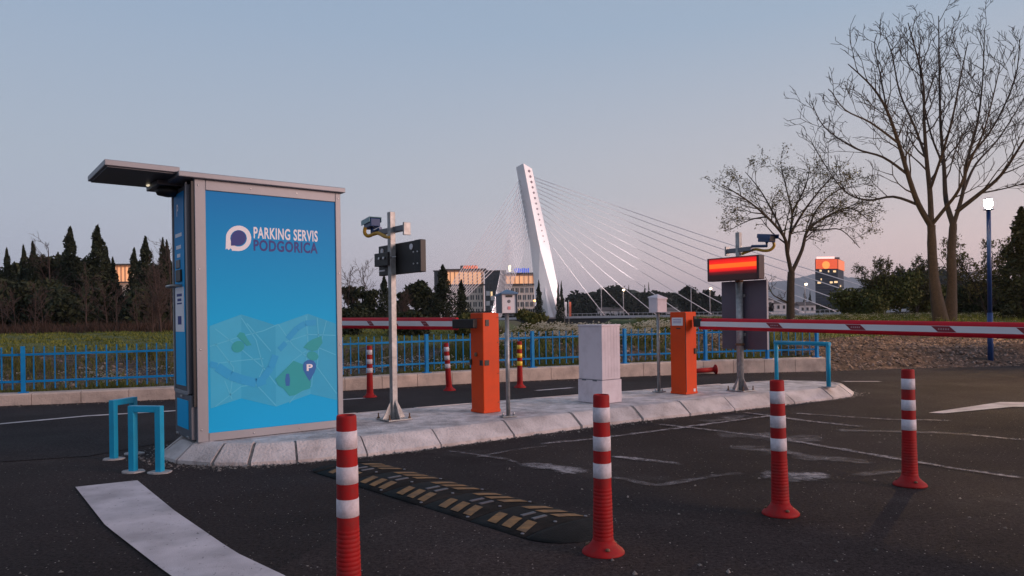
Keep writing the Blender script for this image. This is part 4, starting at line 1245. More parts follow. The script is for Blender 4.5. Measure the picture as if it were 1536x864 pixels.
LIMBS = [  # (path, r0, r1, twig length)
 ([(1412, 485, 0), (1404, 440, 0), (1399, 395, .1), (1397, 338, .1)], [.23, .155, .13, .115], 0, 0),
 ([(1424, 485, .2), (1428, 430, .2), (1427, 380, .3), (1430, 336, .4)], [.215, .14, .12, .105], 0, 0),
 ([(1397, 340, .1), (1395, 290, .2), (1390, 240, .3), (1386, 180, .3), (1384, 120, .2), (1362, 34, 0)], .11, .014, 1.3),
 ([(1397, 340, .1), (1377, 305, -.2), (1362, 262, -.5), (1348, 215, -.8), (1330, 165, -1.1), (1308, 130, -1.3), (1272, 96, -1.5)], .10, .012, 1.2),
 ([(1379, 308, -.2), (1340, 295, .3), (1300, 300, .9), (1262, 282, 1.4), (1216, 212, 1.8)], .05, .010, 1.1),
 ([(1397, 338, .1), (1418, 312, -.3), (1438, 285, -.8), (1456, 240, -1.3), (1478, 190, -1.7), (1500, 100, -2.0)], .075, .012, 1.2),
 ([(1430, 338, .4), (1419, 300, .8), (1416, 250, 1.2), (1411, 190, 1.6), (1409, 110, 1.8), (1408, 24, 2.0)], .095, .012, 1.3),
 ([(1430, 338, .4), (1444, 290, .6), (1451, 240, .9), (1466, 185, 1.1), (1474, 120, 1.4), (1477, 42, 1.5)], .08, .012, 1.25),
 ([(1434, 318, .4), (1470, 290, .0), (1502, 262, -.4), (1535, 212, -.8), (1575, 150, -1.2)], .08, .014, 1.2),
 ([(1446, 285, .6), (1464, 246, 1.2), (1500, 205, 1.8), (1548, 128, 2.2)], .05, .012, 1.2),
 ([(1362, 262, -.5), (1325, 236, -.2), (1282, 222, .1), (1236, 190, .3), (1216, 150, .4)], .045, .009, 1.0),
 ([(1348, 215, -.8), (1306, 184, -1.4), (1268, 165, -1.8), (1246, 136, -2.0)], .04, .009, 1.0),
 ([(1390, 240, .3), (1372, 190, .9), (1350, 140, 1.4), (1338, 82, 1.7), (1328, 54, 1.8)], .045, .010, 1.1),
 ([(1395, 285, .2), (1412, 235, -.4), (1428, 180, -.9), (1440, 120, -1.3), (1452, 62, -1.5)], .05, .010, 1.1),
 ([(1470, 290, 0), (1510, 282, .6), (1560, 268, 1.0)], .03, .009, .9),
 ([(1330, 165, -1.1), (1322, 120, -.8), (1312, 70, -.6), (1316, 50, -.6)], .03, .009, .9),
 ([(1416, 250, 1.2), (1396, 200, 1.9), (1382, 130, 2.4), (1378, 60, 2.6)], .04, .010, 1.0),
 ([(1451, 240, .9), (1490, 190, .4), (1522, 120, 0), (1530, 60, -.2)], .04, .010, 1.1),
 ([(1399, 395, .1), (1410, 388, .1), (1424, 412, .0)], .012, .008, 0),
]
for path, r0, r1, tl in LIMBS:
    P = big.limb([tp(x, y, dy) - base for x, y, dy in path], r0, r1, 8 if isinstance(r0, list) else 6)
    if tl: big.dress(P, r0 * .8, .22, .33, tl, 2, .30)
# split: thick stems as trunk, the rest as branches
nst = 2 * (12 + 1) * 8
tv = MB(); tv.v = big.mb.v[:nst]; tf = [(f, s_) for f, s_ in zip(big.mb.f, big.mb.sm) if max(f) < nst]
tv.f = [f for f, _ in tf]; tv.sm = [s_ for _, s_ in tf]
tv.build('trunk', M_barkp, bt)
bb = MB(); bb.v = big.mb.v[nst:]; bb.f = [[i - nst for i in f] for f in big.mb.f if min(f) >= nst]; bb.sm = [True] * len(bb.f)
bb.build('branches', M_bark, bt)
print('big tree faces', len(bb.f))

# smaller tree with young leaves
TY2 = 23.0
def tq(px, py, dy=0.): return pd(px, py, TY2 + dy)
lt = Branch(11); lt.rmin = .007
base2 = tq(1185, 478); base2.z = float(terr(base2.x, TY2)) - .05
l2 = thing('leafing_tree', 'spreading tree with sparse small young leaves, right of the red display', 'tree', base2)
L2 = [([(1186, 482, 0), (1186, 440, 0), (1187, 408, 0)], .15, .11, 0),
 ([(1187, 410, 0), (1181, 380, -.2), (1176, 355, -.5), (1150, 325, -.9), (1120, 300, -1.2), (1085, 278, -1.4)], .08, .012, 1.0),
 ([(1187, 410, 0), (1203, 375, .2), (1212, 345, .5), (1240, 325, .9), (1275, 312, 1.2), (1303, 330, 1.4)], .075, .012, 1.0),
 ([(1181, 382, -.2), (1185, 350, .2), (1188, 320, .5), (1180, 285, .7), (1172, 250, .8)], .06, .010, 1.0),
 ([(1186, 350, .2), (1205, 318, -.3), (1230, 285, -.7), (1252, 262, -1.0)], .05, .010, 1.0),
 ([(1176, 355, -.5), (1160, 320, .1), (1140, 285, .5), (1118, 258, .8)], .045, .010, 1.0),
 ([(1212, 345, .5), (1235, 345, .1), (1262, 345, -.3), (1290, 372, -.5)], .035, .009, .9),
 ([(1212, 345, .5), (1228, 310, 1.0), (1258, 285, 1.4), (1290, 280, 1.6)], .04, .009, 1.0),
 ([(1150, 325, -.9), (1125, 330, -.5), (1095, 345, -.2)], .03, .008, .8),
 ([(1188, 320, .5), (1208, 280, .9), (1215, 250, 1.1)], .04, .009, .9),
 ([(1183, 455, 0), (1170, 448, -.2), (1158, 440, -.4), (1148, 415, -.6)], .035, .009, .5)]
for path, r0, r1, tl in L2:
    P = lt.limb([tq(x, y, dy) - base2 for x, y, dy in path], r0, r1, 7)
    if tl: lt.dress(P, r0, .25, .24, tl * .95, 2, .12, (30, 62))
n0 = (8 + 1) * 7
tv = MB(); tv.v = lt.mb.v[:n0]; tv.f = [f for f in lt.mb.f if max(f) < n0]; tv.sm = [True] * len(tv.f); tv.build('trunk', M_bark, l2)
bb = MB(); bb.v = lt.mb.v[n0:]; bb.f = [[i - n0 for i in f] for f in lt.mb.f if min(f) >= n0]; bb.sm = [True] * len(bb.f); bb.build('branches', M_bark, l2)
rs = np.random.RandomState(3)
T = np.array([p[:] for p in lt.tips if p.z > 1.7])
T = np.repeat(T, 2, 0) + rs.normal(0, .07, (len(T) * 2, 3))
Vv, Qq = leafquads(T, .034, rs, .6)
fastmesh('leaves', Vv, Qq, ML_olive, l2)
print('leaf tree faces', len(bb.f), 'leaves', len(T))

# small bare trees and twiggy shrubs
def baretree(px, top, Y, seed, label, group, name='bare_tree', m=M_barkp, stems=1, spreadw=.3, leaves=None, basepy=None, dens=.35, cat='tree'):
    p = pd(px, top, Y); bz_ = float(terr(p.x, Y)); H = p.z - bz_
    t_ = thing(name, label, cat, (p.x, Y, bz_), 0, group)
    B = Branch(seed); B.rmin = .010 * Y / 40
    rr_ = random.Random(seed)
    for s in range(stems):
        dx, dy = rr_.uniform(-spreadw, spreadw) * H, rr_.uniform(-spreadw, spreadw) * H
        if stems == 1: dx *= .25; dy *= .25
        P = B.limb([(0, 0, -.05), (dx * .2, dy * .2, H * .3), (dx * .55, dy * .55, H * .6), (dx, dy, H * rr_.uniform(.85, 1))], .016 * H, .004 * H, 5)
        B.dress(P, .014 * H, .15, dens * H / 5, H * .30, 2, .35)
    B.mb.build('branches', m, t_)
    if leaves:
        rs_ = np.random.RandomState(seed)
        T = np.array([q[:] for q in B.tips]); T = np.repeat(T, 2, 0) + rs_.normal(0, .05 * H / 3, (len(T) * 2, 3))
        Vv, Qq = leafquads(T, leaves[1], rs_, .65); fastmesh('leaves', Vv, Qq, leaves[0], t_)
    return t_
M_twig = mat('reddish_twig', (.060, .038, .032), .9, var=.25, scale=5)
GB = 'bare twiggy trees in front of the left conifers'
for i, (px, top, Y, lab) in enumerate([
    (4, 430, 48, 'bare twiggy tree at the left edge in front of the conifers'), (23, 436, 46, 'pale thin bare tree, second from the left edge'),
    (51, 432, 47, 'thin bare tree in front of the third cypress'), (76, 362, 60, 'wispy bare tree rising above the rounded trees left of the tall conifer'),
    (64, 440, 45, 'short pale bare trunk right of the third cypress'), (128, 408, 50, 'bare brownish tree under the gap between the two tall conifers'),
    (160, 425, 48, 'bare reddish tree below the tallest conifer'), (174, 430, 46, 'bare reddish tree below the lit building'),
    (205, 440, 46, 'thin bare tree right of the lit building'), (240, 402, 42, 'bushy reddish bare tree left of the kiosk'),
    (255, 372, 52, 'tall wispy bare tree touching the kiosk edge'), (228, 440, 40, 'low reddish bare shrub left of the kiosk')]):
    baretree(px, top, Y, 200 + i, lab, GB, m=M_twig, stems=1 if i not in (9, 11) else 4)
# ---- middle strip, behind the left boom
GM = 'trees behind the left boom'
place_round(528, 424, 44, 60, 81, 'rounded dark tree just right of the kiosk', ML_pine, group=GM, lo=.0)
place_round(553, 430, 50, 58, 82, 'brownish rounded tree left of the left steel pole', ML_pine, group=GM, lo=.0)
place_cyp(576, 413, 22, 56, 1, 'broad dark cypress directly left of the left steel pole', GM)
place_round(604, 428, 34, 62, 83, 'rounded tree right of the left steel pole', ML_pine, group=GM, lo=.0)
place_round(624, 414, 52, 64, 184, 'tall rounded pine below the black display', ML_pine, group=GM, lo=-.05, n=7000)
place_round(650, 432, 40, 66, 85, 'dark tree in front of the left hotel block', ML_pine, group=GM, lo=.0)
place_cyp(664, 398, 34, 60, 2, 'tall cypress in front of the left hotel block', GM)
place_cyp(692, 420, 20, 62, 3, 'small slim cypress between the tall cypress and the orange barrier', GM)
place_cyp(808, 421, 12, 150, 0, 'slim cypress right of the right hotel block', GM, basez=-.5)
place_cyp(837, 424, 7, 170, 1, 'tiny cypress right behind the bridge pylon', GM, basez=-.5)
place_cyp(842, 422, 7, 170, 3, 'thin cypress right of the bridge pylon', GM, basez=-.5)
baretree(520, 404, 58, 231, 'wispy bare treetop just right of the kiosk', GM, m=M_twig)
baretree(548, 394, 60, 232, 'tall wispy bare tree between the kiosk and the left steel pole', GM, m=M_twig)
baretree(600, 440, 52, 233, 'bare reddish tree behind the left steel pole', GM, m=M_twig, stems=3)
place_round(795, 462, 60, 34, 86, 'dark low bush right of the card reader post', ML_bush, name='bush', lo=.0, group='bushes on the bank', cat='bush', trunk=False, size=.09)
place_round(520, 462, 80, 34, 87, 'dark low bush right of the kiosk, behind the left boom', ML_pine, name='bush', lo=.0, group='bushes on the bank', cat='bush', trunk=False, size=.10)
place_round(610, 468, 90, 32, 88, 'dark low bush behind the left boom, right of the steel pole', ML_pine, name='bush', lo=.0, group='bushes on the bank', cat='bush', trunk=False, size=.10)
place_round(700, 470, 70, 33, 89, 'dark low bush behind the left orange barrier', ML_bush, name='bush', lo=.0, group='bushes on the bank', cat='bush', trunk=False, size=.09)

# ---- right side
GS = 'green bushes right of the leafing tree'
place_round(1345, 408, 120, 44, 91, 'large leafy green bush in front of the wooded hill', ML_bush, name='bush', group=GS, cat='bush', lo=.0, n=9000, size=.10, trunk=False)
place_round(1290, 432, 90, 42, 92, 'leafy bush below the dark tower block', ML_bush, name='bush', group=GS, cat='bush', lo=.0, n=6000, size=.10, trunk=False)
place_round(1395, 420, 90, 46, 93, 'dark leafy bush behind the big bare tree trunks', ML_bush, name='bush', group=GS, cat='bush', lo=.0, n=6000, size=.10, trunk=False)
baretree(1318, 398, 44, 241, 'sparse leafy shrub poking above the large green bush', GS, name='shrub', stems=5, leaves=(ML_olive, .06), m=M_bark, cat='shrub')
baretree(1375, 402, 45, 242, 'sparse leafy shrub above the bush left of the bare tree trunks', GS, name='shrub', stems=5, leaves=(ML_olive, .06), m=M_bark, cat='shrub')
GT = 'dark shrubs behind the lit lamp'
place_round(1462, 424, 80, 34, 94, 'dark shrub right of the bare tree trunks', ML_pine, name='bush', group=GT, cat='bush', lo=.0, n=6000, size=.09, trunk=False)
place_round(1510, 415, 90, 33, 95, 'dark shrub directly behind the lit lamp post', ML_pine, name='bush', group=GT, cat='bush', lo=.0, n=6000, size=.09, trunk=False)
baretree(1480, 368, 27, 243, 'sparse shrub with small leaves on long stems, left of the lamp post', GT, name='shrub', stems=6, spreadw=.55, leaves=(ML_olive, .05), m=M_bark, cat='shrub')
place_cyp(1532, 312, 62, 24, 2, 'dark conifer cut by the right edge, catching the lamp light', GT)

# ------------------------------------------------------------------ far things: hill, mountains, wood
def ridge(name, pts, Y, depth, m, jag=0., base=-3.):
    b = MB(); P = [pd(x, y, Y) for x, y in pts]
    pts2 = along([tuple(p) for p in P], 90)
    r = random.Random(len(name) + int(Y))
    vs_ = []
    for p in pts2:
        j = r.uniform(-jag, jag)
        z = p.z + j
        for f, g in ((-.9, 0), (-.55, .45), (-.25, .85), (0, 1.0), (.5, .6), (1, 0)):
            vs_.append((p.x * (1 + f * depth / Y * .0), p.y + f * depth, base + (z - base) * (g + (r.uniform(-.03, .03) if 0 < g < 1 else 0))))
    n = 6
    fs_ = [(i * n + j, (i + 1) * n + j, (i + 1) * n + j + 1, i * n + j + 1) for i in range(len(pts2) - 1) for j in range(n - 1)]
    b.add(vs_, fs_, False)
    return struct(b.build(name, m))
M_mount = mat('hazed_mountain_rock', (.10, .13, .16), 1., var=.1, scale=.002)  # blue of the distance haze is mixed into the rock colour
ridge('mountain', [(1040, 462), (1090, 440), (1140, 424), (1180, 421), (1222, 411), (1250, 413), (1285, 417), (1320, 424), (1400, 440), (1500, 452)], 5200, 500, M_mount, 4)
M_hill = mat('hill_ground', (.022, .03, .02), 1., var=.3, scale=.05)
ridge('hill', [(1270, 448), (1310, 428), (1350, 410), (1385, 405), (1420, 409), (1470, 424), (1540, 430), (1700, 436)], 420, 60, M_hill, .6)
ridge('hill', [(560, 474), (840, 462), (870, 442), (900, 436), (930, 432), (960, 438), (1000, 440), (1060, 444), (1110, 452), (1200, 462), (1270, 462)], 330, 40, M_hill, .5)
def wood(name, label, pts, Y, depth, n, size, seed, leafm):
    rs = np.random.RandomState(seed)
    P = along([tuple(pd(x, y, Y)) for x, y in pts], 200)
    P = np.array([p[:] for p in P])
    k = rs.randint(0, len(P), n); f = rs.uniform(-1, .15, n)
    lump = 1 + .03 * np.sin(k * .9) + .05 * np.sin(k * .37 + 1)
    H = (P[k, 2] + 2) * lump
    z = -2 + H * (1 - (np.abs(f) ** 1.5)) * rs.uniform(.15, 1.0, n) ** .25
    Q3 = np.stack([P[k, 0] + rs.normal(0, size, n), P[k, 1] + f * depth, z + rs.normal(0, size * .3, n)], 1)
    Vv, Qq = leafquads(Q3, size, rs, .8)
    o = fastmesh(name, Vv, Qq, leafm)
    tag(o, label, 'wood', kind='stuff')
    return o
wood('wood', 'dark low far wood behind the bridge deck, right of the pylon', [(560, 468), (700, 468), (800, 466), (843, 452), (862, 440), (885, 440), (900, 433), (925, 430), (945, 437), (975, 440), (1010, 437), (1060, 442), (1110, 448), (1160, 458), (1260, 460)], 320, 30, 26000, .9, 5, ML_far)
wood('wood', 'dark trees covering the far hill at the right', [(1262, 446), (1310, 428), (1350, 408), (1385, 402), (1420, 406), (1450, 416), (1500, 424), (1620, 430)], 410, 55, 26000, 1.1, 6, ML_far)
GF = 'trees far behind the bridge deck'
for i, (px, py, w, lab) in enumerate([(924, 424, 5, 'tiny pointed tree above the far wood, left one of two'), (943, 428, 5, 'tiny pointed tree above the far wood, right one of two'), (973, 424, 5, 'tiny dark cypress above the far wood, near the fourth cable foot'), (967, 428, 6, 'small dark tree beside the tiny cypress above the far wood')]):
    place_cyp(px, py, w, 300, i % 4, lab, GF, basez=-1)
place_round(1030, 426, 46, 280, 96, 'dark rounded tree far behind the bridge, left of the red display', ML_far, group=GF, lo=.0, basez=-1, size=.8)
place_round(1060, 432, 40, 285, 97, 'greyish sparse tree far behind the bridge, beside the grey board', ML_far, group=GF, lo=.0, basez=-1, size=.8, n=1500)
place_cyp(1207, 434, 6, 300, 1, 'tiny cypress left of the dark tower block, left one of two', GF, basez=-1)
place_cyp(1215, 437, 6, 300, 2, 'tiny cypress left of the dark tower block, right one of two', GF, basez=-1)

# ------------------------------------------------------------------ buildings
M_cream = mat('cream_facade_brightened', (.80, .66, .58), .8, var=.05, scale=.3)  # floodlight on the hotel fronts is put into this brighter wall colour
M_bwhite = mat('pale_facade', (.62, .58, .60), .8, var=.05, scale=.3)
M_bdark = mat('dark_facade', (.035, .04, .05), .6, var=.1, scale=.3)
M_glassd = mat('dark_window', (.02, .025, .035), .2, var=.2, scale=.5)
M_lit = mat('lit_loggia', (.6, .4, .25), .8, emit=(1, .46, .22), estr=.62)
M_litw = mat('lit_window', (.6, .5, .3), .6, emit=(1, .66, .34), estr=.75)
M_roof = mat('flat_roof', (.10, .085, .085), .9)
M_bcol = mat('glow_tinted_column', (.60, .34, .22), .8)  # orange glow of the lit storeys painted into the column colour
def block(parent, px0, px1, ytop, ylow, Y, depth, wall, rows, cols, lit_rows=0, ws=.45, lit_windows=(), yup=None, crown=None):
    a = pd(px0, ylow, Y); c = pd(px1, ytop, Y)
    x0, x1, z0, z1 = a.x, c.x, -1.0, c.z
    pc = parent.location
    def T(x, y, z): return (x - pc.x, y - pc.y, z - pc.z)
    MB().box(T((x0 + x1) / 2, Y + depth / 2, (z0 + z1) / 2), (x1 - x0, depth, z1 - z0)).build('wall', wall, parent)
    zu = pd(px0, yup, Y).z if yup else z1
    q_ = Y / 400
    if yup:     # open upper storeys, lit behind columns
        MB().box(T((x0 + x1) / 2, Y - .25, (zu + z1) / 2 - .3 * q_), (x1 - x0 - 1.2 * q_, .3, (z1 - zu) - 1.6 * q_)).build('lit_loggia', M_lit, parent)
        for i in range(crown + 1):
            x = x0 + .6 * q_ + (x1 - x0 - 1.2 * q_) * i / crown
            MB().box(T(x, Y - .7, (zu + z1) / 2), (.55 * q_, .6 * q_, z1 - zu)).build('column', M_bcol, parent)
        MB().box(T((x0 + x1) / 2, Y + depth / 2 - .6, z1 + .35 * q_), (x1 - x0 + 4 * q_, depth + 3 * q_, .7 * q_)).build('roof', M_roof, parent)
        MB().box(T((x0 + x1) / 2, Y - .8, zu), (x1 - x0 + 3 * q_, 1.6 * q_, .7 * q_)).build('cornice', M_roof, parent)
    else:
        MB().box(T((x0 + x1) / 2, Y + depth / 2, z1 + .3), (x1 - x0 + 1, depth + 1, .6)).build('roof', M_roof, parent)
    zb = a.z + .5; zt = zu - 1.2
    for r_ in range(rows):
        for c_ in range(cols):
            w_ = (x1 - x0) / cols; h_ = (zt - zb) / rows
            jit = (.12 if (r_ + c_) % 2 else -.12) * w_
            x = x0 + w_ * (c_ + .5) + jit; z = zb + h_ * (r_ + .5)
            m = M_litw if (r_, c_) in lit_windows else M_glassd
            MB().box(T(x, Y - .06, z), (w_ * ws, .15, h_ * .68)).build('window', m, parent)
h1_ = thing('hotel_building', 'pale hotel block with lit top floors and red roof sign, behind the tall cypress', 'building', pd(690, 475, 400) * 1)
block(h1_, 668, 724, 405, 474, 400, 20, M_cream, 4, 14, yup=428, crown=8, lit_windows=((0, 2), (0, 7), (1, 4)))
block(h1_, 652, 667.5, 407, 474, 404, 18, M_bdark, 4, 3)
M_redl = mat('roof_sign_red', (.7, .12, .05), .5, emit=(1, .20, .08), estr=.6)
M_bluel = mat('roof_sign_blue', (.1, .15, .6), .5, emit=(.10, .17, .8), estr=.5)
def roofsign(parent, px0, px1, py, Y, m, n):
    a, b_ = pd(px0, py, Y), pd(px1, py, Y); pc = parent.location; q = MB(); w_ = (b_.x - a.x) / n
    for i in range(n):
        x = a.x + w_ * (i + .5) - pc.x
        q.box((x, 0, a.z - pc.z), (w_ * .7, .4, 2.2 if i % 3 else 1.7)); 
    q.box(((a.x + b_.x) / 2 - pc.x, .3, a.z - 1.3 - pc.z), (b_.x - a.x, .2, .3))
    q.build('roof_sign', m, parent)
roofsign(h1_, 695, 717, 401.5, 401, M_redl, 8)
q = pd(703, 404, 408); pc = h1_.location
MB().box((q.x - pc.x, 9, q.z - pc.z), (9, 6, 4)).build('roof_plant', M_roof, h1_)
h2_ = thing('hotel_building', 'pale hotel block with lit top floor and blue roof sign, left of the bridge pylon', 'building', pd(775, 475, 380))
block(h2_, 758, 801, 411, 474, 380, 20, M_cream, 4, 12, yup=427, crown=6, lit_windows=((0, 5), (1, 1)))
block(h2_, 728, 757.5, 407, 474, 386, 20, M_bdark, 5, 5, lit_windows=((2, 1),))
q = pd(740, 450, 380); pc = h2_.location
for i, (px, py) in enumerate(((732, 440), (739, 447), (746, 440), (753, 447), (732, 455), (739, 462), (746, 455), (753, 462))):
    q = pd(px, py, 385.6); MB().box((q.x - pc.x, q.y - pc.y, q.z - pc.z), (1.9, .3, 2.4)).build('facade_panel', M_bwhite, h2_)
roofsign(h2_, 771, 794, 405.5, 380, M_bluel, 8)
q = pd(764.5, 403, 384); MB().box((q.x - pc.x, 2, q.z - pc.z), (1.3, 1.3, 3.2)).build('roof_beacon', mat('beacon', (.9, .85, .7), .5, emit=(1, .85, .55), estr=1.6), h2_)
bl = thing('lit_building', 'building top glowing orange between the dark conifers on the left', 'building', pd(182, 470, 140))
block(bl, 166, 198, 398, 470, 140, 12, M_cream, 3, 5, yup=424, crown=5)
tw = thing('tower_block', 'dark tower block with an orange lit crown, far right behind the cables', 'building', pd(1244, 460, 620))
a_, c_ = pd(1223.5, 460, 620), pd(1256.5, 388, 620); sd_ = pd(1265, 388, 640)
pc = tw.location
tzc = c_.z; w_t = c_.x - a_.x
b = MB(); P4 = [(a_.x, 620), (c_.x, 620), (c_.x + 17.6, 648), (a_.x + 17.6, 648)]
b.prism([(x - pc.x, y - pc.y) for x, y in P4], -1 - pc.z, tzc - pc.z); b.build('wall', mat('tower_glass', (.010, .022, .045), .5, spec=.1, var=.2, scale=.1), tw)
zc_ = pd(1240, 404, 620).z
M_crown = mat('tower_crown', (.4, .08, .03), .6, emit=(1, .11, .03), estr=.55)
MB().box(((a_.x + c_.x) / 2 - pc.x, -.4, (zc_ + tzc) / 2 - pc.z), (w_t - 1, .6, tzc - zc_ - .8)).build('lit_crown', M_crown, tw)
b = MB(); P4 = [(c_.x + .3, 620), (c_.x + 1.0, 620), (c_.x + 18.2, 647.5), (c_.x + 17.5, 647.5)]
b.prism([(x - pc.x, y - pc.y) for x, y in P4], zc_ - pc.z, tzc - .6 - pc.z); b.build('lit_crown', mat('tower_crown_side', (.5, .2, .1), .6, emit=(1, .20, .08), estr=.5), tw)
q = pd(1239, 397.5, 619); MB().lathe([(3.2, -.2), (3.2, .2)], 20, Matrix.Translation((q.x - pc.x, -.9, q.z - pc.z)) @ Matrix.Rotation(R(90), 4, 'X')).build('round_emblem', mat('emblem', (.8, .5, .1), .5, emit=(1, .30, .05), estr=.6), tw)
q = pd(1239, 386.5, 620); MB().box((q.x - pc.x, 1, q.z - pc.z), (15, .6, 1.8)).build('roof_sign', mat('roof_sign_pale', (.8, .5, .5), .5, emit=(1, .62, .55), estr=.9), tw)
MB().box(((a_.x + c_.x) / 2 - pc.x + 8, 10, tzc + .8 - pc.z), (12, 8, 1.8)).build('roof_plant', M_roof, tw)
for px, py, ww in ((1229, 424, 5), (1247, 423.5, 4), (1254, 423, 5), (1252, 407, 4), (1231, 406, 3), (1243, 407, 1.6), (1232, 419, 1.4), (1261, 429, 1.5)):
    q = pd(px, py, 619.5); MB().box((q.x - pc.x, -.3, q.z - pc.z), (ww * .56, .5, 1.6)).build('window', M_litw, tw)
for i in range(11):
    q = pd(1240, 410 + i * 4, 620)
    MB().box(((a_.x + c_.x) / 2 - pc.x, -.12, q.z - pc.z), (w_t - .6, .2, .35)).build('floor_band', M_bdark, tw)
# far low houses beyond the river on the right
hs = random.Random(4)
for i, (px, py, lab) in enumerate([(1122, 452, 'small pale far house right of the grey board'), (1144, 450, 'small pale far house left of the leafing tree trunk'), (1163, 455, 'low pale far house just left of the leafing tree trunk'), (1206, 458, 'low far house right of the leafing tree trunk'), (1140, 461, 'low far house above the bridge deck, right of the grey board'), (915, 466, 'pale low far roof below the second bridge cable'), (1022, 466, 'pale low far roof behind the small grey box'), (1455, 412, 'white far house on the wooded hill right of the bare tree trunks')]):
    Y = 300 if i != 7 else 395
    q = pd(px, py, Y); h_ = thing('house', lab, 'building', (q.x, Y, q.z - 4)); w_ = hs.uniform(6, 10) * (1.4 if i in (5, 6) else 1)
    MB().box((0, 0, 1.5), (w_, 7, 5)).build('wall', M_bwhite, h_)
    b = MB(); b.add([(-w_ / 2 - .4, -4, 4.02), (w_ / 2 + .4, -4, 4.02), (w_ / 2 + .4, 4, 4.02), (-w_ / 2 - .4, 4, 4.02), (-w_ / 2, 0, 5.4), (w_ / 2, 0, 5.4)], [(0, 1, 5, 4), (1, 2, 5), (2, 3, 4, 5), (3, 0, 4), (3, 2, 1, 0)])
    b.build('roof', M_roof, h_)
    for k in (-1, 0, 1): MB().box((k * w_ / 3.4, -3.55, 2.4), (.9, .12, 1.4)).build('window', M_glassd, h_)

# ------------------------------------------------------------------ cable-stayed bridge
M_pylon = mat('pylon_paint', (.84, .80, .84), .55, var=.04, scale=.2)
M_cable = mat('cable_white', (.80, .76, .80), .5, var=.02)
M_deck = mat('deck_edge', (.50, .48, .52), .7)
M_under = mat('deck_underside', (.05, .05, .055), .9)
bridge = thing('cable_stayed_bridge', 'white cable-stayed bridge with one leaning pylon and a fan of cables', 'bridge', (0, 0, 0))
DK = [(700, 478, 268), (780, 475.5, 262), (845, 474.2, 257), (907, 473.2, 250), (985, 472.4, 241), (1069, 471.8, 233), (1160, 471, 224), (1257, 468, 213), (1353, 463, 204), (1398, 460.5, 200), (1480, 457, 193), (1640, 450, 180)]
D3 = [pd(*d) for d in DK]
def deckpt(px):
    for (a, b_), (p, q) in zip(zip(DK[:-1], DK[1:]), zip(D3[:-1], D3[1:])):
        if a[0] <= px <= b_[0]:
            return p.lerp(q, (px - a[0]) / (b_[0] - a[0]))
b = MB(); u = MB()
for a, c in zip(D3[:-1], D3[1:]):
    t_ = (c - a).normalized(); s = Vector((-t_.y, t_.x, 0))
    if s.y < 0: s = -s
    def sec(p, pr): return [p + s * y + Vector((0, 0, z)) for y, z in pr]
    pr = [(0, -.85), (0, -.15), (.5, -.1), (11, -.1), (11, -.85)]
    A, B = sec(a, pr), sec(c, pr); n = 5
    b.add(A + B, [(j, (j + 1) % n, n + (j + 1) % n, n + j) for j in range(n)])
    pr = [(1.0, -3.2), (1.0, -.86), (10, -.86), (10, -3.2)]
    A, B = sec(a, pr), sec(c, pr); n = 4
    u.add(A + B, [(j, (j + 1) % n, n + (j + 1) % n, n + j) for j in range(n)])
b.build('deck', M_deck, bridge); u.build('girder', M_under, bridge)
rl_ = MB()
rl_.tube([p + Vector((0, 0, .75)) for p in D3], .07, 4)
for px in range(790, 1420, 7):
    p = deckpt(px); rl_.box((p.x, p.y, p.z + .3), (.10, .10, .9))
rl_.build('deck_railing', M_deck, bridge)
bA, bB, bC, bD = pd(806, 475, 256), pd(838, 475.5, 251), pd(846, 474, 254), pd(816, 474, 260)
tA, tB, tC, tD = pd(774, 251, 256), pd(785, 245, 252), pd(798, 253, 254), pd(787, 250, 259)
mA, mB, mC, mD = pd(796, 372, 256), pd(810, 372, 251.6), pd(825, 372, 254), pd(810, 372, 259)
b = MB()
b.add([bA, bB, bC, bD, mA, mB, mC, mD, tA, tB, tC, tD], [(0, 1, 5, 4), (1, 2, 6, 5), (2, 3, 7, 6), (3, 0, 4, 7), (4, 5, 9, 8), (5, 6, 10, 9), (6, 7, 11, 10), (7, 4, 8, 11), (8, 9, 10, 11), (3, 2, 1, 0)])
py_ = b.build('pylon', M_pylon, bridge)
b = MB(); b.add([pd(823, 476, 250.8), pd(831, 476, 250.4), pd(817, 432, 251.9), pd(815.5, 432, 252.6)], [(0, 1, 2, 3)]); b.v[0].y += .2
b.build('pylon_rib', M_pylon, bridge)
M_hole = mat('anchor_hole', (.20, .16, .19), .8)
for i in range(14):
    f = i / 13.
    p = tB.lerp(mB, .06 + f * .86).lerp(tC.lerp(mC, .06 + f * .86), .55)
    nn = ((tC - tB).cross(mB - tB)).normalized()
    if nn.y > 0: nn = -nn
    hr = .48 * (1 - f * .55)
    MB().lathe([(hr, 0), (hr, .08)], 12, Matrix.Translation(p + nn * .02) @ nn.to_track_quat('Z', 'Y').to_matrix().to_4x4()).build('anchor_hole', M_hole, bridge)
# main span cables
ends = [907, 945, 985, 1027, 1069, 1114, 1160, 1209, 1257, 1304, 1353, 1398]
starts = [362, 340, 330, 320, 311, 303, 296, 289, 283, 277, 271, 266]
def rightedge(y): return pd(797.5 + (y - 250) * .226, y, 254.2)
def leftedge(y): return pd(775.5 + (y - 250) * .172, y, 255.6)
for e, s in zip(ends, starts):
    a = rightedge(s); c = deckpt(e) + Vector((0, .8, .1)); mid = a.lerp(c, .5) - Vector((0, 0, (c - a).length * .008))
    P = catmull([a, mid, c], 4)
    MB().tube(P, .13, 5).build('cable', M_cable, bridge)
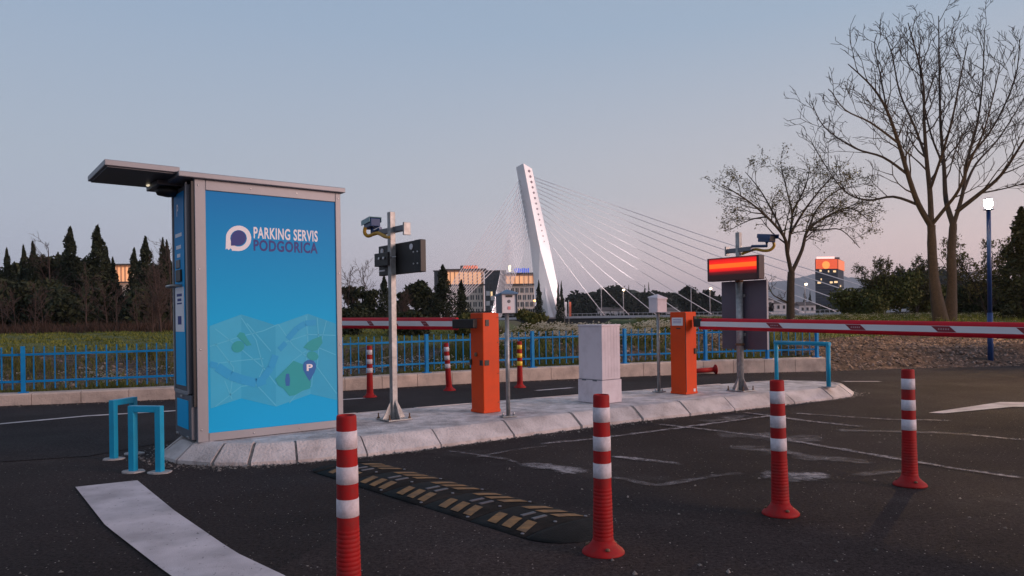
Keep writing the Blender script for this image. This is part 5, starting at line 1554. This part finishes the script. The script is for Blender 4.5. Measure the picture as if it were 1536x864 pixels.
# back stays in two planes, each gathered at an anchorage
for i in range(12):
    y = 270 + i * 7.6
    a = leftedge(y); c = pd(645 + i * 2.0, 477, 150 + i * 1.6); MB().tube([a, c], .085, 5).build('cable', M_cable, bridge)
    c = pd(737 + i * 1.3, 476, 205 + i * 1.5); MB().tube([a, c], .10, 5).build('cable', M_cable, bridge)
for i in range(5):
    a = leftedge(300 + i * 16); c = pd(786 + i * 3.2, 470, 262); MB().tube([a, c], .05, 4).build('cable', M_cable, bridge)
for i in range(5):
    p = pd(648 + i * 6, 478, 150 + i * 4); q = MB()
    q.add([(p.x - .5, p.y, -1), (p.x + 1.0, p.y, -1), (p.x + 2.4, p.y, p.z + 2.6), (p.x + 1.9, p.y, p.z + 2.7), (p.x - .5, p.y + 1, -1), (p.x + 1, p.y + 1, -1), (p.x + 2.4, p.y + 1, p.z + 2.6), (p.x + 1.9, p.y + 1, p.z + 2.7)],
          [(0, 1, 2, 3), (7, 6, 5, 4), (0, 4, 5, 1), (1, 5, 6, 2), (2, 6, 7, 3), (3, 7, 4, 0)])
    q.build('anchorage_fin', M_pylon, bridge)

# street lamps along the bridge
M_glow = mat('distant_lamp', (1, .9, .7), .5, emit=(1, .74, .45), estr=5)
M_glow2 = mat('distant_lamp_orange', (1, .7, .4), .5, emit=(1, .45, .10), estr=5)
M_lpole = mat('lamp_pole', (.40, .38, .40), .6)
GLmp = 'street lamps along the bridge'
for px, top, lab, gl_ in [(904, 431, 'thin bridge lamp right of the pylon, first to the right', False), (938, 433, 'lit bridge lamp rising right of the second cable foot', True), (1041, 429, 'unlit thin bridge lamp left of the grey board', False),
                   (1069, 431, 'lit bridge lamp next to the grey board', True), (1215, 424, 'lit bridge lamp between the leafing tree and the tower block', True), (1196, 452, 'short bridge lamp right beside the leafing tree trunk', False)]:
    p = deckpt(px); q = pd(px, top, p.y); H = q.z - p.z
    t_ = thing('street_lamp', lab, 'street lamp', (p.x, p.y + 3, p.z - .1), 0, GLmp)
    MB().tube([(0, 0, 0), (0, 0, H)], .14, 6).build('post', M_lpole, t_)
    MB().box((0, -.5, H), (.5, 1.4, .22)).build('lamp_arm', M_lpole, t_)
    MB().lathe([(.15, -.4), (.42, -.2), (.42, .1), (.15, .25)], 10, Matrix.Translation((0, -1.0, H - .2))).build('lamp_head', M_glow if gl_ else M_lpole, t_)
for px, py, lab in [(802, 451, 'orange glowing street lamp at the right corner of the right hotel block'), (1401, 415, 'pale lamp post on the hill left of the bare tree trunks')]:
    q = pd(px, py, 300 if px < 900 else 60); z0 = -1 if px < 900 else .9
    t_ = thing('street_lamp', lab, 'street lamp', (q.x, q.y, z0), 0, 'single far street lamps')
    k = q.y / 300
    MB().tube([(0, 0, 0), (0, 0, q.z - z0)], .2 * k, 6).build('post', M_lpole, t_)
    MB().lathe([(.2 * k, -.3 * k), (.6 * k, 0), (.2 * k, .3 * k)], 10, Matrix.Translation((0, 0, q.z - z0))).build('lamp_head', M_glow2 if px < 900 else M_glow, t_)
for px, col, nm in [(846.5, M_white, 'white'), (853, mat('flag_orange', (.6, .14, .08), .8), 'orange red')]:
    q = pd(px, 450, 240); t_ = thing('banner_flag', nm + ' upright banner right of the bridge pylon', 'flag', (q.x, 240, -1), 0)
    MB().tube([(0, 0, 0), (0, 0, q.z + 1)], .09, 6).build('pole', M_lpole, t_)
    MB().box((.45, 0, (q.z + 1) * .62), (.7, .05, (q.z + 1) * .6)).build('cloth', col, t_)

# ------------------------------------------------------------------ grass, flowers, rubble
def blades(name, label, n, region, hmin, hmax, width, seed, leafm, keep=None):
    rs = np.random.RandomState(seed)
    x = rs.uniform(region[0], region[1], n); d = rs.uniform(region[2], region[3], n) ** 1.0
    y = edge_y(x) + d
    g = greenness(x, y) + rs.normal(0, .15, n)
    k = (g > .30) if keep is None else keep(x, y, d, rs)
    x, y = x[k], y[k]; n = len(x); z = terr(x, y) - .02
    h = rs.uniform(hmin, hmax, n) * (1 + .4 * np.sin(x * 1.7) * np.sin(y * 1.3)); a = rs.uniform(0, 2 * PI, n); lean = rs.normal(0, .35, (n, 2)) * h[:, None]
    w = width * rs.uniform(.6, 1.4, n)
    p = np.stack([x, y, z], 1); du = np.stack([np.cos(a) * w, np.sin(a) * w, np.zeros(n)], 1)
    tip = p + np.stack([lean[:, 0], lean[:, 1], h], 1)
    Vv = np.stack([p - du, p + du, tip], 1).reshape(-1, 3)
    o = fastmesh(name, Vv, np.arange(3 * n).reshape(n, 3), leafm)
    tag(o, label, 'grass', kind='stuff'); return o
ML_g1 = leafmat('grass_blade', (.035, .05, .012), (.13, .15, .035))
ML_g2 = leafmat('grass_blade_bright', (.05, .07, .014), (.20, .21, .045))
blades('grass', 'green grass on the far bank left of the kiosk', 90000, (-48, -1, 13.5, 46), .04, .13, .03, 1, ML_g2)
blades('grass', 'rough green grass and stems on the bank behind the railings', 60000, (-2, 6.5, 4.0, 13), .08, .22, .012, 2, ML_g1)
blades('grass', 'rough grass under the bare tree at the right', 60000, (6, 30, 2.2, 24), .06, .22, .012, 3, ML_g1)
blades('weeds', 'low weeds growing along the foot of the railings', 26000, (-17, 6.3, .32, 1.5), .05, .20, .008, 4, ML_g1, keep=lambda x, y, d, rs: (np.sin(x * 2.1) * np.sin(x * .7 + 1) + rs.normal(0, .4, len(x)) > -.1 + .5 * (x > -.5)))
blades('weeds', 'green weeds among the stones just behind the railings', 30000, (-3.5, 6.3, 1.0, 4.6), .06, .22, .009, 9, ML_g1, keep=lambda x, y, d, rs: (bumps(x * 1.3, y) + rs.normal(0, .3, len(x)) > .0))
blades('weeds', 'dark weeds on the brown bank behind the railings', 60000, (-20, 3, 4, 15), .08, .30, .014, 5, ML_bush, keep=lambda x, y, d, rs: (bumps(x, y) + rs.normal(0, .35, len(x)) > .15))
def umbels(name, label, n, region, hmin, hmax, size, seed):
    rs = np.random.RandomState(seed)
    x = rs.uniform(region[0], region[1], n); d = rs.uniform(region[2], region[3], n); y = edge_y(x) + d
    cl = np.sin(x * 3.1 + d * 2) * np.sin(x * .9 + 2) + rs.normal(0, .5, n); k = cl > -.1
    x, y = x[k], y[k]; n = len(x); z = terr(x, y); h = rs.uniform(hmin, hmax, n)
    top = np.stack([x + rs.normal(0, .03, n), y, z + h], 1)
    m = 7
    P = np.repeat(top, m, 0) + rs.normal(0, 1, (n * m, 3)) * np.array([size, size, size * .3])
    s = size * .36
    dd = rs.uniform(.6, 1.3, (n * m, 1)) * s
    ux = np.array([[1, 0, .25]]) * dd; uy = np.array([[0, 1, -.5]]) * dd
    Vv = np.stack([P - ux, P - uy, P + ux, P + uy], 1).reshape(-1, 3)
    o = fastmesh(name, Vv, np.arange(4 * n * m).reshape(-1, 4), mat('flower_white', (.78, .78, .72), .8, var=.15, scale=8))
    tag(o, label, 'flowers', kind='stuff')
    base_ = np.stack([x, y, z - .02], 1); w = np.array([[.005, 0, 0]])
    Vs = np.stack([base_ - w, base_ + w, top], 1).reshape(-1, 3)
    o2 = fastmesh('flower_stems', Vs, np.arange(3 * n).reshape(n, 3), ML_g1); tag(o2, 'thin green stems of ' + label, 'stems', kind='stuff')
umbels('wildflowers', 'small white wildflowers along the foot of the railings', 620, (-17, -.3, .35, 1.3), .14, .36, .045, 11)
umbels('wildflowers', 'white umbel flowers on the bank above the railings in the middle', 1100, (-.6, 6.2, 3.6, 6.2), .08, .28, .075, 12)
umbels('wildflowers', 'white wildflowers in the grass behind the bare tree at the right', 2200, (6, 26, 7, 26), .05, .20, .05, 13)
umbels('wildflowers', 'small white wildflowers on the verge under the bare tree', 160, (6.5, 14, 2.5, 7), .08, .22, .035, 14)
def stones(name, label, n, region, smin, smax, seed, m, keep=None, zf=None):
    rs = np.random.RandomState(seed)
    x = rs.uniform(region[0], region[1], n); d = rs.uniform(region[2], region[3], n); y = edge_y(x) + d
    if keep is not None:
        k = keep(x, y, d, rs); x, y = x[k], y[k]
    n = len(x); z = terr(x, y) if zf is None else zf(x, y)
    ico = np.array([(0, 0, 1), (.9, 0, .3), (.28, .85, .3), (-.72, .53, .3), (-.72, -.53, .3), (.28, -.85, .3), (.6, .5, -.6), (-.4, .7, -.6), (-.7, -.2, -.6), (.1, -.8, -.6)])
    F_ = [(0, 1, 2), (0, 2, 3), (0, 3, 4), (0, 4, 5), (0, 5, 1), (1, 6, 2), (2, 7, 3), (3, 8, 4), (4, 9, 5), (5, 9, 1), (1, 9, 6), (2, 6, 7), (3, 7, 8), (4, 8, 9)]
    s = (smin + (smax - smin) * rs.uniform(0, 1, n) ** 5)[:, None, None]
    jit = rs.uniform(.6, 1.35, (n, len(ico), 3)); a = rs.uniform(0, 6.28, n)
    c_, s_ = np.cos(a), np.sin(a)
    V0 = ico[None] * jit * np.array([1, .8, .6]) * s
    Vv = np.stack([V0[..., 0] * c_[:, None] - V0[..., 1] * s_[:, None], V0[..., 0] * s_[:, None] + V0[..., 1] * c_[:, None], V0[..., 2]], -1) + np.stack([x, y, z], 1)[:, None]
    Ff = (np.array(F_)[None] + (np.arange(n) * len(ico))[:, None, None]).reshape(-1, 3)
    o = fastmesh(name, Vv.reshape(-1, 3), Ff, m); tag(o, label, 'stones', kind='stuff'); return o
MS = leafmat('stone', (.035, .022, .017), (.26, .20, .175)); MS2 = leafmat('gravel_stone', (.06, .055, .055), (.26, .24, .23))
stones('rubble', 'reddish rubble and stones in the heap right of the railings', 13000, (6.3, 14, .1, 2.8), .005, .06, 21, MS)
stones('rubble', 'pale reddish stones on the bank behind the railings', 6000, (-3.5, 6.3, 1.0, 4.6), .010, .11, 22, MS)
stones('rubble', 'stones on the brown bank behind the left railings', 1800, (-16, -2, 7, 15), .02, .10, 23, MS)
stones('gravel', 'fine grey gravel along the foot of the low wall', 4200, (-14, 6.1, -.42, -.02), .004, .014, 24, MS2, keep=lambda x, y, d, rs: rs.uniform(0, 1, len(x)) < np.clip(1.1 + d * 2.6, .1, 1), zf=lambda x, y: x * 0 + .007)
# loose chips on the asphalt near the island and the hoops
def chips(n, seed):
    rs = np.random.RandomState(seed)
    P = np.array(OUT); i = rs.randint(0, len(P), n); f = rs.uniform(0, 1, (n, 1))
    Q2 = P[i] * (1 - f) + P[(i + 1) % len(P)] * f
    c_ = P.mean(0); dirn = (Q2 - c_) / np.linalg.norm(Q2 - c_, axis=1, keepdims=True)
    Q2 = Q2 + dirn * np.abs(rs.normal(0, .10, (n, 1)))
    return Q2
Q2 = chips(5200, 31)
rs = np.random.RandomState(32); ex = np.stack([rs.uniform(-5, 5, 900), rs.uniform(2.2, 8, 900)], 1)
ex = ex[ex[:, 1] < 5.5 + .5 * ex[:, 0].clip(-2, 5)]
Q2 = np.concatenate([Q2, ex])
stones('gravel', 'loose stone chips on the asphalt around the island', len(Q2), (0, 1, 0, 1), .003, .010, 33, MS2, keep=None, zf=None) if False else None
n = len(Q2); rs = np.random.RandomState(34)
s = (.003 + .013 * rs.uniform(0, 1, n) ** 4)[:, None, None]
tet = np.array([(1, 0, 0), (-.5, .87, 0), (-.5, -.87, 0), (0, 0, .9)])
Vv = tet[None] * rs.uniform(.6, 1.3, (n, 4, 3)) * s + np.concatenate([Q2, np.full((n, 1), .003)], 1)[:, None]
Ff = (np.array([(0, 1, 3), (1, 2, 3), (2, 0, 3)])[None] + (np.arange(n) * 4)[:, None, None]).reshape(-1, 3)
tag(fastmesh('gravel', Vv.reshape(-1, 3), Ff, MS2), 'loose stone chips on the asphalt around the island', 'gravel', kind='stuff')

blades('dry_grass', 'dry reddish undergrowth at the foot of the left conifers', 30000, (-60, 2, 34, 50), .25, .8, .03, 6, leafmat('dry_stem', (.03, .018, .013), (.075, .045, .034)), keep=lambda x, y, d, rs: rs.uniform(0, 1, len(x)) > .2)
# evening air: one even volume round the whole place
hz = MB().box((0, 4500, 170), (18600, 9300, 349))
hm = bpy.data.materials.new('haze'); hm.use_nodes = True
t = hm.node_tree
for n in list(t.nodes):
    if n.type != 'OUTPUT_MATERIAL': t.nodes.remove(n)
pv = t.nodes.new('ShaderNodeVolumePrincipled'); pv.inputs['Density'].default_value = 1.3e-4; pv.inputs['Color'].default_value = (.80, .86, .98, 1)
pv.inputs['Anisotropy'].default_value = .2
t.links.new(pv.outputs[0], t.nodes['Material Output'].inputs['Volume'])
ho = hz.build('haze', hm); ho['kind'] = 'stuff'; tag(ho, 'pale evening haze over the whole place', 'haze', kind='stuff')

# floodlights that stand on the bridge and light its pylon
for px, dx, dy, e in ((850, 34, -42, 110000), (800, -26, -60, 100000)):
    p = deckpt(845) + Vector((dx, dy, -1.5)); tgt = pd(800, 330, 255)
    fl = bpy.data.lights.new('floodlight', 'SPOT'); fl.energy = e; fl.spot_size = R(52); fl.spot_blend = .5; fl.color = (1, .84, .80); fl.shadow_soft_size = .5
    fo = bpy.data.objects.new('floodlight', fl); COL.objects.link(fo); fo.location = p; fo.rotation_euler = (p - tgt).to_track_quat('Z', 'Y').to_euler(); fo.parent = bridge
